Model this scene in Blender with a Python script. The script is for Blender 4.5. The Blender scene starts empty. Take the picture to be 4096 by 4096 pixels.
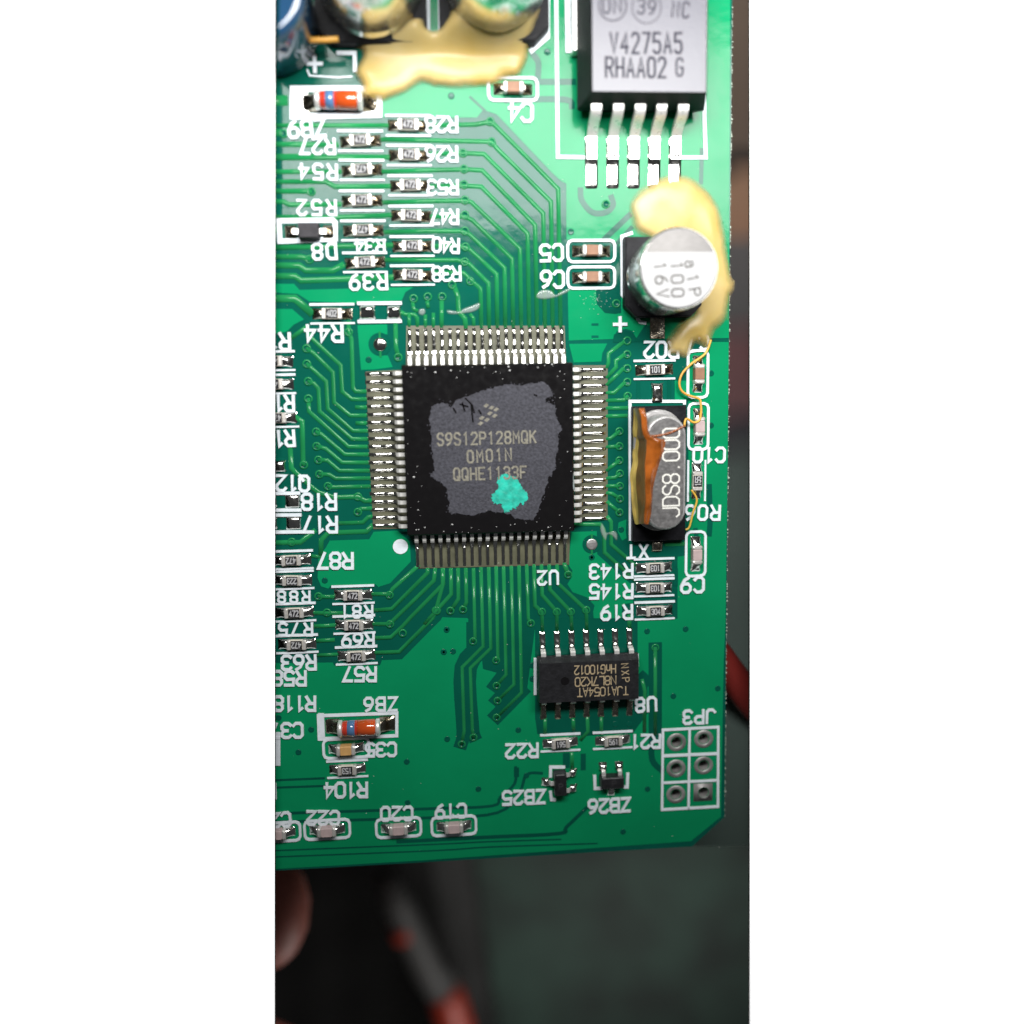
import bpy, math, random
import numpy as np
from mathutils import Vector, Matrix
from mathutils.geometry import tessellate_polygon
random.seed(7)
R = math.radians
scene = bpy.context.scene
COL = scene.collection
# ------------------------------------------------------------------ camera (1 unit = 1 cm, board top at z = 0)
F_PX, PXMM = 3400.0, 47.9
Z0 = F_PX / PXMM * 0.1
n = Vector((-22.6e-6 * F_PX, -38.5e-6 * F_PX, 1)).normalized()
w_ = -n
u_ = Vector((math.cos(R(1.6)), -math.sin(R(1.6)), 0))
u_.z = -(n.x * u_.x + n.y * u_.y) / n.z
u_.normalize()
v_ = w_.cross(u_)
RIGHT = Vector((u_.x, v_.x, w_.x)); DOWN = Vector((u_.y, v_.y, w_.y)); FWD = Vector((u_.z, v_.z, w_.z))
CAM = -Z0 * FWD
cam_d = bpy.data.cameras.new('camera'); cam = bpy.data.objects.new('camera', cam_d); COL.objects.link(cam)
M = Matrix((RIGHT, -DOWN, -FWD)).transposed().to_4x4(); M.translation = CAM
cam.matrix_world = M
cam_d.sensor_width = 36; cam_d.lens = 36 * F_PX / 4096
cam_d.clip_start = 0.1; cam_d.clip_end = 500
cam_d.dof.use_dof = True; cam_d.dof.focus_distance = 7.12; cam_d.dof.aperture_fstop = cam_d.lens / 1000 / 0.27
scene.camera = cam
# ------------------------------------------------------------------ world and lamps
world = bpy.data.worlds.new('World'); scene.world = world; world.use_nodes = True
bg = world.node_tree.nodes['Background']; bg.inputs[0].default_value = (0.93, 0.97, 1.0, 1); bg.inputs[1].default_value = 0.042
def area(name, loc, aim, sx, sy, radiance, col=(1, 1, 1)):
    d = bpy.data.lights.new(name, 'AREA'); d.shape = 'RECTANGLE'; d.size = sx; d.size_y = sy
    d.energy = radiance * math.pi * sx * sy; d.color = col
    o = bpy.data.objects.new(name, d); COL.objects.link(o); o.location = loc
    o.rotation_euler = (Vector(aim) - Vector(loc)).to_track_quat('-Z', 'Y').to_euler()
    return o
area('bench_lamp', (0.7, 5.2, 7), (0.8, 7.6, 0), 7.6, 3.5, 30, (1, 0.995, 0.975))
area('added_bench_fill', (5.0, -15.0, -4.5), (1.5, -6.5, -14), 9, 5, 4.0, (1, 0.97, 0.93))  # unseen fill lamp, added below board level to brighten the bench
scene.view_settings.view_transform = 'Standard'; scene.view_settings.look = 'None'
scene.view_settings.exposure = 0; scene.view_settings.gamma = 1
scene.render.engine = 'CYCLES'
scene.cycles.use_denoising = True; scene.cycles.max_bounces = 6
scene.cycles.sample_clamp_indirect = 6

# ------------------------------------------------------------------ photograph coordinates -> points on a plane z (mm)
TL = dict(A=(1100, 0), B=(1700, 0), C=(2300, 0), D=(1100, 600), E=(1700, 600), F=(2300, 600), G=(1100, 1200), H=(1700, 1200), I=(2300, 1200),
          J=(1100, 1800), K=(1700, 1800), L=(2300, 1800), M=(1100, 2400), N=(1700, 2400), O=(2300, 2400), P=(1100, 3000), Q=(1700, 3000), R=(2300, 3000))
def wp(px, py, z=0.0):
    """point in mm where the sight line of a pixel meets the plane z (mm)"""
    d = RIGHT * ((px - 2048) / F_PX) + DOWN * ((py - 2048) / F_PX) + FWD
    t = (z * 0.1 - CAM.z) / d.z
    p = CAM + d * t
    return Vector((p.x * 10, p.y * 10, z))
def W(t, x, y, z=0.0):
    if t is None: return wp(x, y, z)
    a, b = TL[t]
    return wp(a + x / 2.76, b + y / 2.76, z)
def pts(s, z=0.0):
    """'A 10 20 30 40 B 5 6' -> list of mm points; a letter switches tile, '-' = full photo pixels"""
    out, t, nums = [], None, []
    for k in s.replace(',', ' ').split():
        if k.isalpha(): t = k
        elif k == '=': t = None
        else:
            nums.append(float(k))
            if len(nums) == 2:
                out.append(W(t, nums[0], nums[1], z)); nums = []
    return out
def mmz(t, x, y, dz):
    """length in mm of dz zoomed pixels near that place"""
    return (W(t, x, y + dz / 2) - W(t, x, y - dz / 2)).length

# ------------------------------------------------------------------ mesh helper (mm in, cm out)
class MB:
    def __init__(s): s.v, s.f, s.m, s.a = [], [], [], None
    def add(s, vs, fs, m=0):
        o = len(s.v); s.v += [tuple(p) for p in vs]
        for f in fs: s.f.append(tuple(i + o for i in f)); s.m.append(m)
    def mesh(s, name, mats, smooth=False):
        me = bpy.data.meshes.new(name)
        me.from_pydata([(x * .1, y * .1, z * .1) for x, y, z in s.v], [], s.f)
        for m in (mats if isinstance(mats, (list, tuple)) else [mats]): me.materials.append(m)
        for p, mi in zip(me.polygons, s.m): p.material_index = mi; p.use_smooth = smooth
        if s.a is not None:
            at = me.attributes.new('thick', 'FLOAT', 'POINT')
            for i, x in enumerate(s.a): at.data[i].value = x
        me.update()
        return me
def put(name, me, parent=None, loc=(0, 0, 0), rz=0.0):
    o = bpy.data.objects.new(name, me); COL.objects.link(o)
    o.location = Vector(loc) * .1; o.rotation_euler = (0, 0, rz)
    if parent: o.parent = parent
    return o
def part(name, mb, mats, parent=None, smooth=False, loc=(0, 0, 0), rz=0.0):
    return put(name, mb.mesh(name, mats, smooth), parent, loc, rz)
def tag(o, label, cat, group=None, kind=None):
    o['label'] = label; o['category'] = cat
    if group: o['group'] = group
    if kind: o['kind'] = kind
    return o
def thing(name, label, cat, loc=(0, 0, 0), rz=0.0, group=None):
    return tag(put(name, None, None, loc, rz), label, cat, group)
CACHE = {}
def cached(key, fn):
    if key not in CACHE: CACHE[key] = fn()
    return CACHE[key]

def box(mb, x0, x1, y0, y1, z0, z1, b=0.0, m=0, taper=0.0):
    """box whose top edges (and corners) are chamfered by b; taper shrinks the top"""
    def ring(a, z, c):
        X0, X1, Y0, Y1 = x0 + a, x1 - a, y0 + a, y1 - a
        return [(X0 + c, Y0, z), (X1 - c, Y0, z), (X1, Y0 + c, z), (X1, Y1 - c, z), (X1 - c, Y1, z), (X0 + c, Y1, z), (X0, Y1 - c, z), (X0, Y0 + c, z)]
    c = max(b, 0.004)
    rs = [ring(0, z0, c), ring(taper, z1 - b, c)] + ([ring(taper + b, z1, c)] if b > 0 else [])
    vs = [p for r in rs for p in r]; fs = []
    for k in range(len(rs) - 1):
        for i in range(8):
            j = (i + 1) % 8; fs.append((k * 8 + i, k * 8 + j, k * 8 + 8 + j, k * 8 + 8 + i))
    t = (len(rs) - 1) * 8
    fs.append(tuple(range(t, t + 8))); fs.append(tuple(range(7, -1, -1)))
    mb.add(vs, fs, m)
def strip(mb, P, wd, z0, z1, bev=0.0, closed=False, ext=0.0, m=0, ramp=0.0):
    P = [Vector((p[0], p[1])) for p in P]
    Q = [P[0]]
    for p in P[1:]:
        if (p - Q[-1]).length > 1e-4: Q.append(p)
    P = Q
    if len(P) < 2: return
    if not closed and ext:
        P[0] = P[0] - (P[1] - P[0]).normalized() * ext; P[-1] = P[-1] + (P[-1] - P[-2]).normalized() * ext
    N = len(P); vs = []
    for i in range(N):
        a = P[i - 1] if (i > 0 or closed) else None; b = P[(i + 1) % N] if (i < N - 1 or closed) else None
        if a is None: d = (b - P[i]).normalized(); k = 1; nn = Vector((-d.y, d.x))
        elif b is None: d = (P[i] - a).normalized(); k = 1; nn = Vector((-d.y, d.x))
        else:
            d1 = (P[i] - a).normalized(); d2 = (b - P[i]).normalized()
            n1 = Vector((-d1.y, d1.x)); n2 = Vector((-d2.y, d2.x)); nn = n1 + n2
            if nn.length < .2: nn = n1; k = 1
            else: nn.normalize(); k = min(1 / max(nn.dot(n1), .3), 1.8)
        h = wd / 2 * k; hb = (wd / 2 + bev) * k
        for s_, z in ((hb, z0), (h, z1 + i * ramp), (-h, z1 + i * ramp), (-hb, z0)):
            q = P[i] + nn * s_; vs.append((q.x, q.y, z))
    fs = []
    for i in range(N if closed else N - 1):
        j = (i + 1) % N
        for k in range(3): fs.append((i * 4 + k + 1, i * 4 + k, j * 4 + k, j * 4 + k + 1))
    if not closed: fs += [(3, 2, 1, 0)[::-1], tuple((N - 1) * 4 + k for k in range(4))[::-1]]
    mb.add(vs, fs, m)
def sheet(mb, outer, z0, z1, holes=(), m=0, bev=0.0):
    loops = [[Vector((p[0], p[1], 0)) for p in outer]] + [[Vector((p[0], p[1], 0)) for p in h] for h in holes]
    tri = tessellate_polygon(loops)
    flat = [p for l in loops for p in l]; vs = [(p.x, p.y, z1) for p in flat]; fs = []
    for t in tri:
        a, b, c = (flat[i] for i in t)
        up = (b - a).cross(c - a).z > 0
        fs.append(tuple(t) if up else tuple(t)[::-1])
    o = len(vs); k = 0
    for l in loops:
        vs2 = [(p.x, p.y, z0) for p in l]; base = len(vs); vs += vs2
        for i in range(len(l)):
            j = (i + 1) % len(l); fs.append((base + i, base + j, k + j, k + i))
        k += len(l)
    mb.add(vs, fs, m)
def lathe(mb, prof, seg=24, m=0, c=(0, 0), ms=None):
    vs, fs, mi = [], [], []
    for r, z in prof:
        for i in range(seg):
            a = 2 * math.pi * i / seg; vs.append((c[0] + r * math.cos(a), c[1] + r * math.sin(a), z))
    for k in range(len(prof) - 1):
        mb.add([], [], 0)
        for i in range(seg):
            j = (i + 1) % seg; fs.append((k * seg + i, k * seg + j, k * seg + seg + j, k * seg + seg + i)); mi.append(ms[k] if ms else m)
    t = (len(prof) - 1) * seg
    fs.append(tuple(range(t, t + seg))); mi.append(ms[-1] if ms else m)
    o = len(mb.v); mb.v += vs
    for f, q in zip(fs, mi): mb.f.append(tuple(i + o for i in f)); mb.m.append(q)
def circle(cx, cy, r, seg=20, rx=None):
    return [(cx + (rx or r) * math.cos(2 * math.pi * i / seg), cy + r * math.sin(2 * math.pi * i / seg)) for i in range(seg)]
def tube(mb, path, rad, seg=8, m=0, flat=1.0):
    path = [Vector(p) for p in path]; N = len(path); vs, fs = [], []
    for i, p in enumerate(path):
        d = (path[min(i + 1, N - 1)] - path[max(i - 1, 0)]).normalized()
        s_ = d.cross(Vector((0, 0, 1)));
        if s_.length < 1e-3: s_ = Vector((1, 0, 0))
        s_.normalize(); up = s_.cross(d)
        r = rad[i] if isinstance(rad, (list, tuple)) else rad
        for k in range(seg):
            a = 2 * math.pi * k / seg; vs.append(p + s_ * (r * math.cos(a)) + up * (r * flat * math.sin(a)))
    for i in range(N - 1):
        for k in range(seg):
            j = (k + 1) % seg; fs.append((i * seg + k, i * seg + j, i * seg + seg + j, i * seg + seg + k)[::-1])
    fs += [tuple(range(seg)), tuple(range((N - 1) * seg, N * seg))[::-1]]
    mb.add(vs, fs, m)
def smooth_path(P, k=5, closed=False):
    P = [Vector(p) for p in P]; out = []; N = len(P)
    for i in range(N if closed else N - 1):
        g = (lambda q: P[q % N]) if closed else (lambda q: P[max(0, min(N - 1, q))])
        p0, p1, p2, p3 = g(i - 1), g(i), g(i + 1), g(i + 2)
        for j in range(k):
            t = j / k
            out.append(.5 * ((2 * p1) + (p2 - p0) * t + (2 * p0 - 5 * p1 + 4 * p2 - p3) * t * t + (3 * p1 - p0 - 3 * p2 + p3) * t ** 3))
    if not closed: out.append(P[-1])
    return out
def hfield(mb, x0, x1, y0, y1, fn, nx=9, ny=7, z0=0.0, m=0):
    vs, fs = [], []
    for j in range(ny):
        for i in range(nx):
            a, b = i / (nx - 1), j / (ny - 1)
            vs.append((x0 + (x1 - x0) * a, y0 + (y1 - y0) * b, z0 + fn(a, b)))
    for j in range(ny - 1):
        for i in range(nx - 1):
            k = j * nx + i; fs.append((k, k + 1, k + nx + 1, k + nx))
    mb.add(vs, fs, m)
def blob(poly, H, edge, step=0.3, z0=0.0, lump=0.12, seed=0, hf=None):
    """a poured mass over an outline: rounded rim, uneven top, 'thick' stored per point"""
    P = np.array([(p[0], p[1]) for p in poly]); A, B = P, np.roll(P, -1, 0)
    x0, y0 = P.min(0) - step; x1, y1 = P.max(0) + step
    xs, ys = np.arange(x0, x1 + step, step), np.arange(y0, y1 + step, step)
    X, Y = np.meshgrid(xs, ys); q = np.stack([X.ravel(), Y.ravel()], 1)
    d = np.full(len(q), 1e9); near = np.zeros_like(q); ins = np.zeros(len(q), bool)
    for a, b in zip(A, B):
        ab = b - a; t = np.clip(((q - a) @ ab) / max(ab @ ab, 1e-9), 0, 1); c = a + t[:, None] * ab
        dd = np.hypot(*(q - c).T); k = dd < d; d[k] = dd[k]; near[k] = c[k]
        cond = (a[1] > q[:, 1]) != (b[1] > q[:, 1])
        if abs(b[1] - a[1]) > 1e-9: ins ^= cond & (q[:, 0] < (b[0] - a[0]) * (q[:, 1] - a[1]) / (b[1] - a[1]) + a[0])
    nx = len(xs); fs, used = [], {}
    mb = MB(); mb.a = []
    rs = np.random.RandomState(seed); ph = rs.rand(6) * 6.28; fr = .6 + rs.rand(6) * 1.6
    def vid(i):
        if i in used: return used[i]
        if ins[i]:
            x, y = q[i]; t = min(d[i] / edge, 1); h = H * math.sqrt(max(0, 1 - (1 - t) ** 2))
            h *= 1 + lump * (math.sin(fr[0] * x + ph[0]) * math.sin(fr[1] * y + ph[1]) + .6 * math.sin(fr[2] * x + fr[3] * y + ph[2]))
            if hf: h = h * hf(x, y)
            mb.v.append((x, y, z0 + h)); mb.a.append(t)
        else:
            mb.v.append((near[i][0], near[i][1], z0)); mb.a.append(0.0)
        used[i] = len(mb.v) - 1
        return used[i]
    for j in range(len(ys) - 1):
        for i in range(nx - 1):
            k = [j * nx + i, j * nx + i + 1, (j + 1) * nx + i + 1, (j + 1) * nx + i]
            if any(ins[c] for c in k): mb.f.append(tuple(vid(c) for c in k)); mb.m.append(0)
    return mb

# ------------------------------------------------------------------ materials
def mat(name, col, rough=.5, metal=0.0, spec=.5, var=.0, vscale=8.0, bump=.0, bscale=20.0, coat=0.0, coat_r=.1, sss=0.0, alpha=None, col2=None, rvar=0.0, stretch=None, dirt=None):
    m = bpy.data.materials.new(name); m.use_nodes = True; nt = m.node_tree; N = nt.nodes; L = nt.links
    b = N['Principled BSDF']
    b.inputs['Base Color'].default_value = (*col, 1); b.inputs['Roughness'].default_value = rough
    b.inputs['Metallic'].default_value = metal; b.inputs['Specular IOR Level'].default_value = spec
    b.inputs['Coat Weight'].default_value = coat; b.inputs['Coat Roughness'].default_value = coat_r
    if sss: b.inputs['Subsurface Weight'].default_value = sss; b.inputs['Subsurface Scale'].default_value = .05; b.inputs['Subsurface Radius'].default_value = (1, .6, .25)
    tc = N.new('ShaderNodeTexCoord'); src = tc.outputs['Object']
    if stretch:
        mp = N.new('ShaderNodeMapping'); mp.inputs['Scale'].default_value = stretch; L.new(src, mp.inputs['Vector']); src = mp.outputs[0]
    def noise(sc, det=4):
        t = N.new('ShaderNodeTexNoise'); t.inputs['Scale'].default_value = sc; t.inputs['Detail'].default_value = det
        L.new(src, t.inputs['Vector']); return t.outputs['Fac']
    if var or col2:
        mx = N.new('ShaderNodeMix'); mx.data_type = 'RGBA'
        c2 = col2 or tuple(max(0, c * (1 - var)) for c in col); c1 = col if col2 else tuple(min(1, c * (1 + var)) for c in col)
        mx.inputs[6].default_value = (*c1, 1); mx.inputs[7].default_value = (*c2, 1)
        rp = N.new('ShaderNodeMapRange'); rp.inputs[1].default_value = .35; rp.inputs[2].default_value = .65
        L.new(noise(vscale), rp.inputs[0]); L.new(rp.outputs[0], mx.inputs[0]); L.new(mx.outputs[2], b.inputs['Base Color'])
    if rvar:
        rp = N.new('ShaderNodeMapRange'); rp.inputs[1].default_value = .3; rp.inputs[2].default_value = .7
        rp.inputs[3].default_value = max(.02, rough - rvar); rp.inputs[4].default_value = rough + rvar
        L.new(noise(vscale * 1.7 + 3), rp.inputs[0]); L.new(rp.outputs[0], b.inputs['Roughness'])
    if bump:
        bp = N.new('ShaderNodeBump'); bp.inputs['Strength'].default_value = bump; bp.inputs['Distance'].default_value = .01
        L.new(noise(bscale, 5), bp.inputs['Height']); L.new(bp.outputs[0], b.inputs['Normal'])
        if coat: L.new(bp.outputs[0], b.inputs['Coat Normal'])
    if alpha:
        at = N.new('ShaderNodeAttribute'); at.attribute_name = 'thick'
        ns = noise(6, 3); ad = N.new('ShaderNodeMath'); ad.operation = 'MULTIPLY_ADD'; ad.inputs[1].default_value = .35; L.new(ns, ad.inputs[0]); L.new(at.outputs['Fac'], ad.inputs[2])
        rp = N.new('ShaderNodeMapRange'); rp.inputs[1].default_value = alpha[0] + .17; rp.inputs[2].default_value = alpha[1] + .17; rp.inputs[3].default_value = alpha[2]; rp.inputs[4].default_value = alpha[3]
        L.new(ad.outputs[0], rp.inputs[0]); L.new(rp.outputs[0], b.inputs['Alpha'])
    return m
MK = dict(coat=0.0, bump=.26, bscale=6, rvar=.05)
m_bare = mat('bare_mask', (.0022, .078, .053), .12, spec=.15, var=.10, vscale=1.2, **MK)
m_pour = mat('pour_mask', (.003, .212, .084), .14, spec=.13, var=.07, vscale=.9, **MK)
m_trace = mat('trace_mask', (.011, .175, .055), .15, spec=.17, var=.12, vscale=3, bump=.10, bscale=6, rvar=.05)
m_fr4 = mat('laminate_edge', (.40, .46, .38), .8, var=.25, vscale=40, bump=.6, bscale=60)
m_olive = mat('bare_laminate', (.085, .085, .052), .45, var=.25, vscale=5, bump=.2)
m_silk = mat('silkscreen_ink', (.66, .71, .755), .6, spec=.15, var=.05, vscale=20, bump=.25, bscale=60)
m_solder = mat('solder', (.80, .79, .75), .13, metal=1, var=.12, vscale=14, bump=.28, bscale=16, rvar=.10)
m_flux = mat('fluxed_solder', (.55, .51, .43), .22, metal=1, col2=(.20, .15, .09), vscale=14, bump=.9, bscale=18, rvar=.12)
m_tin = mat('tinned_lead', (.86, .85, .82), .32, metal=.62, var=.06, vscale=10, bump=.07, bscale=30, rvar=.1)
m_term = mat('terminal', (.62, .59, .56), .42, metal=.55, var=.12, vscale=20, bump=.3, bscale=40)
m_cer = mat('alumina', (.62, .58, .50), .5, var=.1, vscale=20)
m_rblk = mat('resistor_coat', (.028, .027, .030), .5, spec=.05, var=.3, vscale=20, bump=.15, bscale=50)
m_rtxt = mat('resistor_print', (.42, .42, .43), .6, spec=.1)
m_ctan = mat('capacitor_tan', (.52, .30, .11), .45, var=.12, vscale=14, bump=.2)
m_cbrn = mat('capacitor_brown', (.25, .135, .085), .45, spec=.15, var=.12, vscale=14, bump=.2)
m_cpnk = mat('capacitor_pink', (.44, .34, .335), .45, spec=.2, var=.10, vscale=14, bump=.2)
m_epoxy = mat('black_epoxy', (.012, .012, .014), .42, var=.3, vscale=20, bump=.35, bscale=60)
m_lacq = mat('black_lacquer', (.006, .0055, .006), .16, bump=.08, bscale=12, rvar=.06)
m_scr = mat('scraped_epoxy', (.046, .046, .057), .75, spec=.3, var=.28, vscale=45, bump=.8, bscale=60)
m_mark = mat('chip_marking', (.185, .172, .135), .6, var=.25, vscale=40)
m_mark2 = mat('chip_marking_gold', (.36, .28, .17), .6, var=.2, vscale=40)
m_teal = mat('teal_paint', (.008, .38, .285), .5, var=.28, vscale=16, bump=.5, bscale=30)
m_reg = mat('regulator_epoxy', (.006, .006, .008), .5, spec=.12, bump=.3, bscale=70)
m_regtop = mat('regulator_top', (.032, .031, .050), .33, spec=.50, bump=.12, bscale=60, coat=.06, coat_r=.08)
m_regtx = mat('regulator_marking', (.026, .025, .036), .9, spec=.0)
m_can = mat('aluminium_can', (.82, .81, .79), .22, metal=1, var=.05, vscale=10, bump=.1, bscale=40, rvar=.06)
m_brush = mat('brushed_aluminium', (.26, .25, .245), .55, metal=.25, spec=.2, var=.08, vscale=6, bump=.35, bscale=14, stretch=(3, 30, 3))
m_lidglare = mat('lid_reflection', (.40, .40, .405), .55, spec=.1, var=.04, vscale=10)
m_ctx = mat('can_print', (.060, .055, .048), .8, spec=0.0, var=.3, vscale=20)
m_plas = mat('black_plastic', (.010, .010, .012), .45, spec=.1, var=.3, vscale=12, bump=.3, bscale=40)
m_gplas = mat('grey_plastic', (.040, .038, .042), .5, spec=.08, var=.2, vscale=12, bump=.3, bscale=40)
m_glue = mat('cream_glue', (.44, .31, .088), .34, spec=.22, coat=.10, coat_r=.2, var=.08, vscale=1.6, bump=.10, bscale=5, sss=.25, alpha=(.0, .42, .06, 1.0), col2=(.50, .40, .19))
m_strand = mat('glue_strand', (.62, .40, .06), .4, col2=(.60, .26, .03), vscale=1.6, sss=.2)
m_tan = mat('tan_glue', (.54, .39, .10), .4, var=.2, vscale=6, bump=.4, sss=.1)
m_brn = mat('burnt_glue', (.21, .085, .020), .35, var=.4, vscale=6, bump=.5)
m_org = mat('amber_rosin', (.25, .066, .009), .16, spec=.5, var=.4, vscale=7, bump=.45, bscale=9, sss=.1)
m_xtal = mat('crystal_can', (.40, .39, .39), .46, metal=.5, var=.25, vscale=9, bump=.35, bscale=40, rvar=.12)
m_xlid = mat('crystal_lid', (.165, .16, .16), .42, metal=.5, var=.22, vscale=26, bump=.3, bscale=50, rvar=.1)
m_xtxt = mat('crystal_print', (.72, .71, .66), .5)
m_red = mat('red_glass', (.40, .030, .014), .12, coat=1, coat_r=.04, var=.15, vscale=6)
m_orange = mat('orange_glass', (.46, .062, .010), .12, coat=1, coat_r=.04, var=.1, vscale=6)
m_blue = mat('blue_band', (.07, .15, .29), .12, coat=1, coat_r=.04)
m_bluecan = mat('blue_sleeve', (.010, .038, .085), .14, coat=.5, var=.25, vscale=2, bump=.15, bscale=3)
m_hole = mat('dark_hole', (.01, .01, .01), .6)
m_dpad = mat('dull_pad', (.27, .26, .255), .45, metal=.4, var=.25, vscale=10, bump=.5, bscale=16)
m_fid = mat('fiducial_tin', (.62, .60, .60), .38, metal=.9, var=.15, vscale=14, bump=.5, bscale=20)
m_film = mat('flux_film', (.40, .46, .44), .12, alpha=(.0, .5, .05, .42), bump=.3, bscale=10)
m_dust = mat('dust', (.75, .75, .74), .8)
m_dark = mat('clearance_mask', (.002, .076, .049), .13, spec=.15, var=.1, vscale=1.5, **MK)

# ------------------------------------------------------------------ setting: added white panel with an opening, bench below
zt0, zt1 = 1.25, 1.6
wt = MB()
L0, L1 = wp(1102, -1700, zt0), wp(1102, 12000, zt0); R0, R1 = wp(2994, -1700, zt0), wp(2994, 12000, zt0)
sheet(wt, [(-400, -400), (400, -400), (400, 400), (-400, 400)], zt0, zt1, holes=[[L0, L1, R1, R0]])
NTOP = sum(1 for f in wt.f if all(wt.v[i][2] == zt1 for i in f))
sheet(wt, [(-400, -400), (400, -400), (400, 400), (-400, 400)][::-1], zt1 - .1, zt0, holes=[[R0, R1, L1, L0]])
m_under = mat('added_panel_underside', (.03, .03, .03), .7)
m_top = mat('added_panel_glow', (.93, .93, .925), .6, bump=.02, bscale=3)
b_ = m_top.node_tree.nodes['Principled BSDF']; b_.inputs['Emission Color'].default_value = (1, 1, 1, 1); b_.inputs['Emission Strength'].default_value = .85   # glow added to keep the side areas white, no real source
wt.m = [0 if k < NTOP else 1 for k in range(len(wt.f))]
o = part('added_white_panel', wt, [m_top, m_under]); o['kind'] = 'structure'
fl = MB(); box(fl, -400, 400, -400, 400, -150, -140)
m_bench = mat('bench_top', (.022, .023, .023), .6, var=.5, vscale=.5)
o = part('bench', fl, m_bench); o['kind'] = 'structure'
m_mat = mat('green_mat', (.034, .074, .057), .7, col2=(.016, .027, .023), vscale=.45, bump=.1)
mm_ = MB(); sheet(mm_, [tuple(p) for p in (wp(1850, 3100, -139), wp(2050, 4500, -139), wp(3300, 4500, -139), wp(3500, 600, -139), wp(2300, 600, -139))], -139.9, -137.5)
tag(part('cutting_mat', mm_, m_mat), 'dark green cutting mat lying out of focus below the board', 'mat')

# ------------------------------------------------------------------ circuit board
board = thing('circuit_board', 'green printed circuit board with white lettering and many soldered parts', 'circuit board')
def pxm(*a): return [wp(x, y) for x, y in a]
holesT = [('O', 1120, 1568), ('O', 1420, 1532), ('O', 1115, 1858), ('O', 1418, 1824), ('R', 1113, 488), ('R', 1418, 466)]
hc = [W(*h) for h in holesT]
hloops = [circle(c.x, c.y, .46, 18) for c in hc]
outline = pxm((2936, -500), (2929, 0), (2898, 3268), (2769, 3386), (1700, 3449), (1102, 3483), (760, 3504), (760, -500))
lam = MB(); sheet(lam, outline, -.04, 0, holes=hloops, m=0)
part('solder_mask', lam, m_bare, board)
lam = MB(); sheet(lam, outline, -1.6, -.045, holes=hloops)
# rough sawn edge: small burrs of glass fibre along the right side
rp0, rp1 = wp(2929, 0), wp(2898, 3268)
for k in range(420):
    t = random.random() ** .8; p = rp0.lerp(rp1, 1 - t if k % 3 else t); L_ = random.uniform(.02, .13) * (1.5 if k % 11 == 0 else 1)
    box(lam, p.x - .05, p.x + L_, p.y - random.uniform(.02, .06), p.y + random.uniform(.02, .06), -1.2 * random.random() - .25, -.06 - .1 * random.random())
part('laminate', lam, m_fr4, board)

ZP, ZB, ZTR = .026, .034, .075
SEQ = dict(p=0, b=0, t=0, s=0)
def nxt(k, d):
    SEQ[k] += 1; return SEQ[k] * d
def pour(s, holes=(), name='copper_pour'):
    mb = MB(); sheet(mb, pts(s), .0, ZP + nxt('p', .0004), holes=holes); return part(name, mb, m_pour, board)
pour('= 1531 470 1531 345 1560 -400 2922 -400 2915 1352 2700 1355 2586 1354 2586 1290 2545 1354 2530 1325 2503 1316 2466 1326 2452 1356 2275 1362 E 1575 1532 1880 1545 F 0 1520 F 230 1520 240 1700 330 1790 510 1780 F 500 1100 440 1020 430 1000 -20 990 E 1560 990 1560 372 1505 345 B 1400 1905 790 1262 640 1212 575 1298 85 1298 60 1280')
pour('D -300 1478 210 1478 270 1545 1530 1512 1440 1570 1400 1660 870 1690 380 1672 250 1590 -300 1555')
pour('G -300 100 190 100 322 215 210 270 130 350 -300 420')
pour('G 910 278 1238 268 1242 380 1165 378 1165 375 1100 400 1055 470 1060 540 1110 600 1165 610 1245 612 1300 740 1110 765 950 772 920 400')
pour('J 605 1000 1040 985 1090 902 1350 890 1490 1010 1500 1230 1270 1470 1140 1512 1110 1482 620 1492 590 1530 510 1505 470 1410 480 1180 560 1080')
pour('H 1590 485 I 355 480 300 590 290 680 -20 690 H 1640 690')
pour('K 1618 905 1895 895 L 240 895 245 1150 640 1500 640 1690 520 1700 O 515 258 210 262 200 130 215 60 130 -30 L -25 1570 -85 1480 -35 1400 -30 1330 -75 1270')
pour('I 1100 890 1240 890 1240 570 1480 570 1480 462 1695 462 L 1685 0 1660 1900 O 1640 700 R 1610 735 1280 1005 Q 0 1215 P -300 1330 -300 -400 M -300 700 640 690 650 722 1160 722 1180 665 1400 655 1720 330 1830 220 N 190 190 470 200 560 330 1200 330 O 690 250 690 230 1130 190 1130 -60 L 1130 1180 1110 1180 1100 1140 1240 1130 1225 900 1240 500 I 1240 1120 1100 1100', holes=hloops)
pour('L 480 800 580 760 590 960 520 1000 470 900')

def gap(s, wz, name='clearance'):
    P = pts(s); k = (W('K', 900, 900) - W('K', 900 + wz, 900)).length
    mb = MB(); strip(mb, smooth_path(P, 4), k, .0, ZB + nxt('b', .0003), ext=k * .4); return part(name, mb, m_dark, board)
def bare(s, mtl=None, z=ZB, name='clearance'):
    mb = MB(); sheet(mb, pts(s), 0, z + nxt('b', .0003)); return part(name, mb, mtl or m_dark, board)
bare('N 475 -60 1180 -60 1220 260 1120 1040 1060 1040 860 820 640 760 620 560 480 420')
bare('N 1215 200 O 690 200 690 830 800 830 800 1250 690 1400 640 1470 N 1760 1500 1240 1480 1215 1300')
gap('N 530 300 530 460', 150); gap('N 640 470 400 740 420 1440 400 1585', 150); gap('N 725 500 500 750 525 1400 540 1500', 150)
gap('N 785 560 785 660', 150); gap('N 895 800 780 950', 170); gap('N 980 900 790 1110', 150); gap('N 1065 1000 790 1280', 170)
gap('O 885 525 885 1480', 155); gap('O 740 830 885 960', 100); gap('O 850 1480 850 1760 960 1880', 70)
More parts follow.
